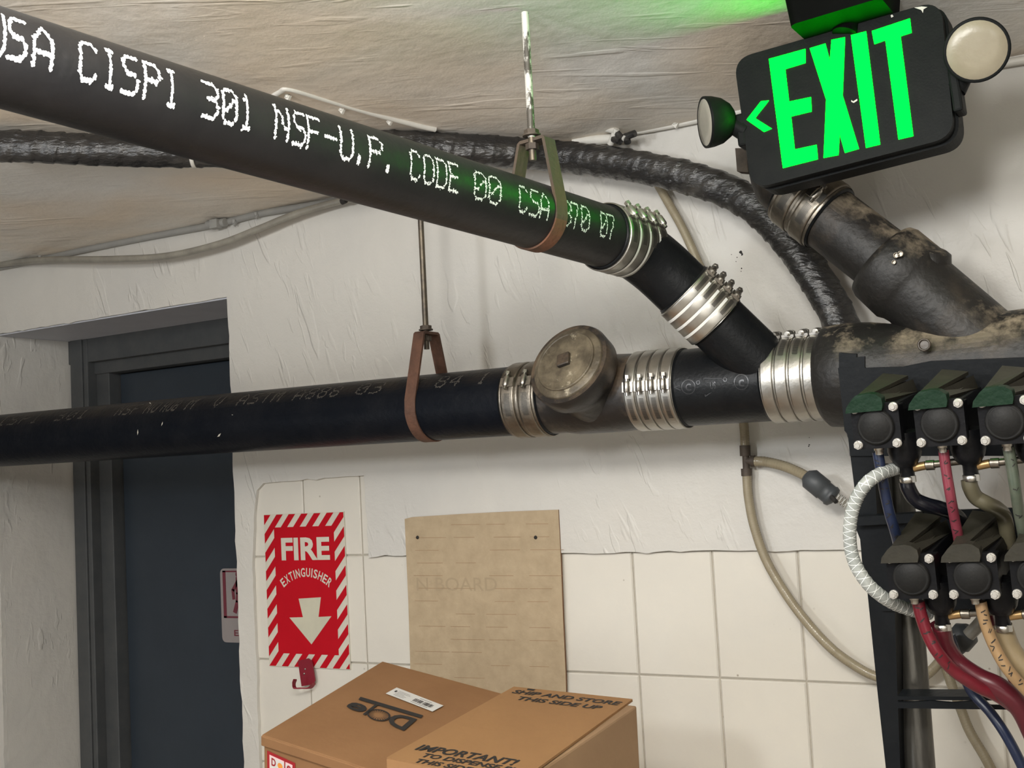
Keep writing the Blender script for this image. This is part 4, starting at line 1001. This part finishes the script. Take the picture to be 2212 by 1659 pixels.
h2 = htube('clear_tube', [aty(1613, 1025, YW), aty(1617, 1075, YW), aty(1630, 1140, YW), aty(1660, 1220, YW), aty(1720, 1315, YW-.002), aty(1790, 1395, YW-.004), aty(1850, 1440, YW), aty(1895, 1462, YW), aty(1950, 1472, YW), aty(2000, 1458, YW), aty(2040, 1418, YW)], .0072, 'clear', 'long yellowed clear tube curving from the small tee down across the tiles', br=(.0075, 'braidtan', .0008))
h3 = htube('clear_tube', [aty(1624, 997, YW), aty(1650, 997, YW), aty(1690, 1006, YW-.01), aty(1725, 1020, YW-.02), aty(1750, 1034, YW-.03)], .0078, 'clear', 'short clear tube from the small tee to the grey check valve', br=(.010, 'braidtan', .0008))
h4 = htube('clear_tube', [aty(1798, 1068, YW-.03), aty(1830, 1090, YW-.02), aty(1870, 1125, YW), aty(1910, 1160, YW)], .0072, 'cleargrey', 'short clear tube from the check valve behind the rack post', br=(.010, 'braidline', .0007))
tf = thing('tee_connector', aty(1612, 1000, YW), 'small dark tee connector joining three clear tubes on the wall', 'connector')
mb = MB(); cyl(mb, aty(1610, 968, YW), aty(1613, 1030, YW), .0055, 14)
for a, b_ in (((1609, 962), (1610, 985)), ((1612, 1012), (1613, 1028))): cyl(mb, aty(*a, YW), aty(*b_, YW), .0085, 14)
mb.build('stem', 'rustd', tf)
mb = MB(); cyl(mb, aty(1612, 996, YW), aty(1632, 996, YW), .0060, 14); cyl(mb, aty(1622, 996, YW), aty(1631, 996, YW), .0088, 14); mb.build('side_barb', 'rustd', tf)
cv = thing('check_valve', aty(1772, 1052, YW-.03), 'dark grey plastic check valve in the clear tube left of the rack', 'valve')
a, b_ = aty(1745, 1030, YW-.03), aty(1800, 1075, YW-.03); d = (b_-a).normalized()
mb = MB(); L_ = (b_-a).length; lathe(mb, a, d, [(-.004, .009), (0, .0125), (.004, .0165), (L_*.62, .0165), (L_*.64, .015), (L_*.86, .015), (L_*.9, .0165), (L_, .0150), (L_+.003, .009)], 28)
mb.build('body', 'valve', cv)
mb = MB(); cyl(mb, aty(1795, 1072, YW-.042), aty(1806, 1084, YW-.05), .0035, 10); mb.build('clamp_tail', 'hole', cv)

# ================================================================== rack with pumps
AL = math.radians(8.5)
rx = X1.copy(); rz = V((0, -math.sin(AL), math.cos(AL))); rb = V((0, math.cos(AL), math.sin(AL)))    # right, up (leans), back
PO = aty(1892, 920, 1.40)                     # plane of the pump faces
def pf(px, py, back=0): return onp(px, py, PO+rb*back, rb)
YB = .155
rk = thing('pump_rack', pf(1900, 1640, YB), 'black steel rack standing at the right, carrying two rows of pumps', 'rack')
def plate(pts, back, th, nm, parent=rk, m_='rack', bevel=.001):
    mb = MB(); prism(mb, [pf(x, y, back) for x, y in pts][::-1], rb*th); return mb.build(nm, m_, parent, bevel=bevel)
plate([(1830, 930), (1884, 930), (1895, 1120), (1932, 1300), (1938, 1480), (1946, 1700), (2010, 3300), (1990, 3300), (1918, 1700), (1896, 1500), (1872, 1262)], YB+.004, .035, 'post')
plate([(1810, 795), (1845, 795), (1845, 772), (1868, 770), (1868, 795), (1950, 792), (2010, 780), (2260, 770), (2260, 985), (1836, 985), (1832, 940), (1824, 930), (1821, 893)], YB, .004, 'mounting_plate')
plate([(1812, 762), (1850, 765), (1850, 800), (1812, 800)], YB+.002, .006, 'slotted_tab')
plate([(1852, 1118), (1980, 1110), (2000, 1104), (2120, 1100), (2260, 1095), (2260, 1320), (1905, 1320), (1864, 1235), (1858, 1165), (1848, 1140)], YB, .004, 'mounting_plate')
plate([(1848, 1117), (1990, 1108), (1992, 1128), (1850, 1136)], YB-.012, .012, 'plate_lip')
plate([(1938, 1504), (2260, 1506), (2260, 1514), (1938, 1512)], YB-.02, .028, 'rail')
plate([(1938, 1517), (1968, 1517), (2010, 1514), (2055, 1518), (2110, 1514), (2140, 1524), (2260, 1526), (2260, 1534), (2100, 1532), (1940, 1530)], YB-.022, .004, 'rail_lip')
# vertical dark conduit behind the rack post
dk = thing('dark_conduit', aty(1962, 1480, 1.66), 'shiny dark vertical conduit standing behind the rack post', 'conduit')
mb = MB(); cyl(mb, aty(1937, 1000, 1.66), aty(1937, 1000, 1.66)+(aty(1992, 1720, 1.66)-aty(1937, 1000, 1.66))*3.2, .0195, 36); mb.build('tube', 'darkpipe', dk)
# lying orange-red edge at the bottom
# ---- pump
S = 80/2650*1.36      # bolt pitch in metres (about 4 cm)
def make_pump(o, green, label):
    t = thing('syrup_pump', o, label, 'pump', 'syrup pumps on the rack')
    def L(x, z, b_=0): return o+rx*x*S+rz*z*S+rb*b_*S
    W2 = .66
    # face plate with four bolt lugs
    pts = []
    def arc(cx, cz, r, a0, a1, n=7): 
        for k in range(n+1): a = math.radians(lerp(a0, a1, k/n)); pts.append((cx+r*math.cos(a), cz+r*math.sin(a)))
    arc(.53, .5, .13, 90, -20); arc(.53, -.5, .13, 20, -90); arc(-.53, -.5, .13, -90, -200); arc(-.53, .5, .13, 200, 90)
    pts2 = pts
    mb = MB(); prism(mb, [L(x, z, 0) for x, z in pts2], rb*.16*S); 
    mb.build('face_plate', 'pump', t, bevel=.0012)
    mb = MB(); lathe(mb, L(0, -.02, .1), -rb, [(0, .50*S), (.16*S, .50*S), (.20*S, .47*S), (.215*S, .44*S), (.20*S, .425*S), (.235*S, .40*S), (.24*S, .02*S)], 48); mb.build('round_cap', 'pumpcap', t)
    mb = MB()
    prism(mb, [L(-.62, .52, .16), L(-.62, -.52, .16), L(.62, -.52, .16), L(.62, .52, .16)], rb*.55*S)
    body = [(-.45, .55), (-.5, -.35), (-.3, -.52), (.5, -.50), (.58, .3), (.50, .56)]
    prism(mb, [L(x, z, .6) for x, z in body], rb*2.9*S)
    lathe(mb, L(0, 0, .15), rb, [(0, .55*S), (.6*S, .55*S), (.7*S, .5*S)], 32)
    mb.build('body', 'pump', t, bevel=.0015)
    # hood over the top: rounded front cover and wedge ribs running back
    mb = MB(); hd = [(-.74, .42), (-.70, .58), (-.52, .80), (-.40, .90), (-.05, .93), (.12, .90), (.28, .78), (.30, .60), (.26, .44)]
    prism(mb, [L(x, z, -.22) for x, z in hd][::-1], rb*.40*S)
    mb.build('hood', 'pumpgreen' if green else 'pumptop', t, bevel=.0015)
    mb = MB()
    prism(mb, [L(-.46, .86, .1), L(-.04, .90, .1), L(.30, 1.05, 3.1), L(-.42, 1.18, 3.1)], -rz*.10*S)
    prism(mb, [L(.06, .86, .15), L(.32, .70, .15), L(.52, .55, 3.1), L(.42, .93, 3.1)], -rz*.12*S-rx*.05*S)
    prism(mb, [L(-.05, .84, .15), L(.10, .80, .15), L(.35, .80, 3.1), L(.2, .9, 3.1)], -rz*.3*S)
    mb.build('wedge_rib', 'pumptop', t, bevel=.001)
    for x, z in ((-.53, .5), (.53, .5), (-.53, -.5), (.53, -.5)):
        mb = MB(); lathe(mb, L(x, z, 0), -rb, [(0, .125*S), (.02*S, .13*S), (.05*S, .118*S)], 24); hexh(mb, L(x, z, -.05), -rb, .112*S, .09*S)
        lathe(mb, L(x, z, -.14), -rb, [(0, .085*S), (.03*S, .06*S)], 18); mb.build('bolt', 'bolt', t)
    # lower outlet housing on the right with barb and clamp
    mb = MB(); oc_ = L(.92, -.58, .95)
    lathe(mb, L(.47, -.32, .95), -rz, [(0, .47*S), (.55*S, .47*S), (.74*S, .42*S), (.94*S, .30*S), (1.0*S, .20*S), (1.34*S, .20*S)], 28)
    mb.build('outlet_housing', 'pump', t)
    mb = MB(); lathe(mb, L(.47, -1.58, .95), -rz, [(0, .17*S), (.02*S, .225*S), (.18*S, .225*S), (.20*S, .17*S)], 20); box(mb, L(.65, -1.66, .85), rx, rb, rz, .12*S, .12*S, .18*S); mb.build('hose_clamp', 'steel_bright', t)
    mb = MB(); lathe(mb, L(-.06, -.58, .30), -rz, [(0, .14*S), (.14*S, .14*S), (.15*S, .11*S), (.26*S, .11*S)], 16); mb.build('inlet_barb', 'steel_bright', t)
    mb = MB(); cyl(mb, L(.60, -1.38, 1.0), L(.98, -1.32, 1.0), .12*S, 16); mb.build('brass_elbow', 'brass', t)
    mb = MB(); cyl(mb, L(.98, -1.32, 1.0), L(2.0, -1.26, 1.1), .10*S, 16); cyl(mb, L(1.0, -1.32, 1.0), L(1.22, -1.32, 1.0), .14*S, 16); mb.build('gas_line', 'steel_dirty', t)
    return t
def copy_tree(o, parent=None):
    c = o.copy(); COL.objects.link(c); c.parent = parent
    for ch in list(o.children): copy_tree(ch, c)
    return c
pg = make_pump(pf(1892, 920), True, 'green-topped pump at the left end of the upper row')
pk = make_pump(pf(1969, 1245), False, 'all-black pump at the left end of the lower row')
for (px, py_), src, lb_ in (((2030, 913.5), pg, 'green-topped pump in the middle of the upper row, above the pink tube'), ((2171, 908), pg, 'green-topped pump of the upper row cut off by the right edge'),
                            ((2101, 1244), pk, 'all-black pump in the middle of the lower row'), ((2240, 1242), pk, 'all-black pump of the lower row mostly cut off by the right edge')):
    c = copy_tree(src); c.location = pf(px, py_); c['label'] = lb_

# ---- hoses around the pumps
def pb(px, py, b=.07): return pf(px, py, b)
def marks(t, path, r, n_, m_='ink', s0=.15, s1=.7, seed=1):
    random.seed(seed); mb = MB(); F = frames(path); S_ = [0]
    for i in range(1, len(path)): S_.append(S_[-1]+(path[i]-path[i-1]).length)
    for k in range(n_):
        s = S_[-1]*lerp(s0, s1, k/max(n_-1, 1)); i = min(range(len(S_)), key=lambda j: abs(S_[j]-s)); p = path[i]; tdir, _, _ = F[i]; fcx = facing(p, tdir); w = tdir.cross(fcx)
        for j in range(2):
            a0 = random.uniform(-.7, .1); a1 = a0+random.uniform(.4, .8); o0 = random.uniform(-.004, .003); o1 = o0+random.uniform(-.003, .004)
            A = p+tdir*o0+(fcx*math.cos(a0)+w*math.sin(a0))*(r+.0003); Bm = p+tdir*(o0+o1)/2+(fcx*math.cos((a0+a1)/2)+w*math.sin((a0+a1)/2))*(r+.0005); B = p+tdir*o1+(fcx*math.cos(a1)+w*math.sin(a1))*(r+.0003)
            mb.add([A-tdir*.0007, Bm-tdir*.0007, B-tdir*.0007, B+tdir*.0007, Bm+tdir*.0007, A+tdir*.0007], [[0, 1, 4, 5], [1, 2, 3, 4]])
    lab(mb.build('marker_writing', m_, t), 'dark hand-written marks')
def hose(pts, r, m_, label, mk=0, br=None, seed=1, s0=.1, s1=.7, name='syrup_tube'):
    s_ = spline(pts, 10); t = thing(name, s_[0], label, 'tube'); mb = MB(); tube(mb, s_, r, 18); mb.build('tube', m_, t)
    if mk: marks(t, s_, r, mk, s0=s0, s1=s1, seed=seed)
    if br: braid(t, s_, r, *br)
    return t
hose([pb(1896, 976, .02), pb(1902, 1010, .02), pb(1912, 1065, .025), pb(1922, 1110, .03), pb(1934, 1150, .04), pb(1946, 1200, .07)], .0062, 'hoseblue', 'dark blue tube hanging from the first upper pump', 7, seed=2)
hose([pb(2038, 972, .02), pb(2043, 1010, .02), pb(2053, 1070, .02), pb(2062, 1120, .03), pb(2070, 1160, .04), pb(2078, 1210, .07)], .0058, 'hosered', 'pink-red tube hanging from the middle upper pump', 8, seed=3)
hose([pb(2178, 966, .02), pb(2186, 1010, .02), pb(2194, 1060, .02), pb(2202, 1110, .03), pb(2210, 1150, .04), pb(2216, 1200, .07)], .0062, 'hosegreen', 'grey-green tube hanging from the upper pump at the right edge', 4, seed=4)
hose([pb(1958, 1040, .04), pb(1962, 1055, .04), pb(1976, 1078, .045), pb(2000, 1090, .05), pb(2030, 1098, .06), pb(2056, 1108, .08), pb(2080, 1135, .10), pb(2085, 1200, .11)], .0088, 'hoseblack', 'thick black tube curving between the two rows of pumps')
hose([pb(2093, 1036, .04), pb(2096, 1052, .04), pb(2108, 1074, .045), pb(2132, 1088, .05), pb(2155, 1100, .07), pb(2170, 1120, .09), pb(2180, 1180, .10)], .0088, 'hoseolive', 'olive translucent tube curving below the middle upper pump')
lp_ = [pb(1940, 1010, .045), pb(1922, 1016, .03), pb(1900, 1024, .012), pb(1872, 1044, .0), pb(1850, 1078, .0), pb(1838, 1120, .0), pb(1836, 1170, .0), pb(1846, 1215, .0), pb(1872, 1258, .0), pb(1905, 1288, .01), pb(1940, 1308, .03), pb(1985, 1322, .05), pb(2010, 1325, .06)]
hose(lp_, .0076, 'braid', 'clear hose with white braid looping round the left side of the pumps', br=(.017, 'braidline', .0007), name='braided_hose')
hose([pb(1983, 1300, .02), pb(1990, 1330, .02), pb(2004, 1370, .02), pb(2026, 1410, .02), pb(2060, 1448, .03), pb(2110, 1482, .04), pb(2165, 1510, .06), pb(2230, 1560, .09)], .0072, 'hosered2', 'red tube curving down from the first lower pump', 6, seed=6, s0=.03, s1=.35)
hose([pb(2030, 1352, .04), pb(2040, 1395, .05), pb(2065, 1432, .055), pb(2110, 1464, .055), pb(2160, 1488, .055), pb(2205, 1530, .06), pb(2240, 1600, .07)], .0125, 'hosedark', 'thick dark red hose sweeping down to the right below the lower pumps')
hose([pb(2118, 1300, .02), pb(2128, 1345, .02), pb(2150, 1400, .02), pb(2180, 1450, .02), pb(2230, 1505, .03)], .0066, 'hosetan', 'tan tube with dark marks curving down from the middle lower pump', 9, seed=8, s0=.1, s1=.8)
hose([pb(2162, 1352, .045), pb(2180, 1400, .045), pb(2210, 1440, .045), pb(2250, 1480, .05)], .0125, 'hosegold', 'thick amber hose at the right edge below the lower pumps')
hose([pb(2128, 1300, .05), pb(2140, 1345, .06), pb(2160, 1400, .08), pb(2190, 1470, .10), pb(2240, 1580, .10)], .006, 'hosedark', 'thin dark red tube behind the tan tube', 0)
hose([pb(2052, 1372, .12), pb(2075, 1440, .12), pb(2100, 1495, .12), pb(2140, 1540, .11), pb(2180, 1600, .10), pb(2225, 1690, .10)], .0062, 'hoseblue', 'dark blue tube passing behind the rail to the lower right corner')
hose([aty(2043, 1440, YW), aty(2056, 1480, YW), aty(2075, 1530, YW), aty(2095, 1580, YW), aty(2130, 1640, YW), aty(2160, 1700, YW)], .0070, 'clear', 'yellowed clear tube going down the wall behind the rail', br=(.0075, 'braidtan', .0008), name='clear_tube')
hose([pb(2130, 1330, .14), pb(2112, 1352, .14), pb(2092, 1372, .14)], .008, 'cleargrey', 'short clear tube above the grey valve behind the lower pumps', name='clear_tube')
v2 = thing('check_valve', pb(2072, 1388, .15), 'grey check valve hanging behind the red tubes', 'valve')
a, b_ = pb(2092, 1362, .15), pb(2052, 1408, .15); d = (b_-a).normalized(); L_ = (b_-a).length
mb = MB(); lathe(mb, a, d, [(-.004, .008), (0, .012), (.004, .0165), (L_*.55, .0165), (L_*.6, .014), (L_, .012), (L_+.004, .007)], 24); mb.build('body', 'valve', v2)
for o in list(bpy.data.objects):
    if '_w' in o: del o['_w']
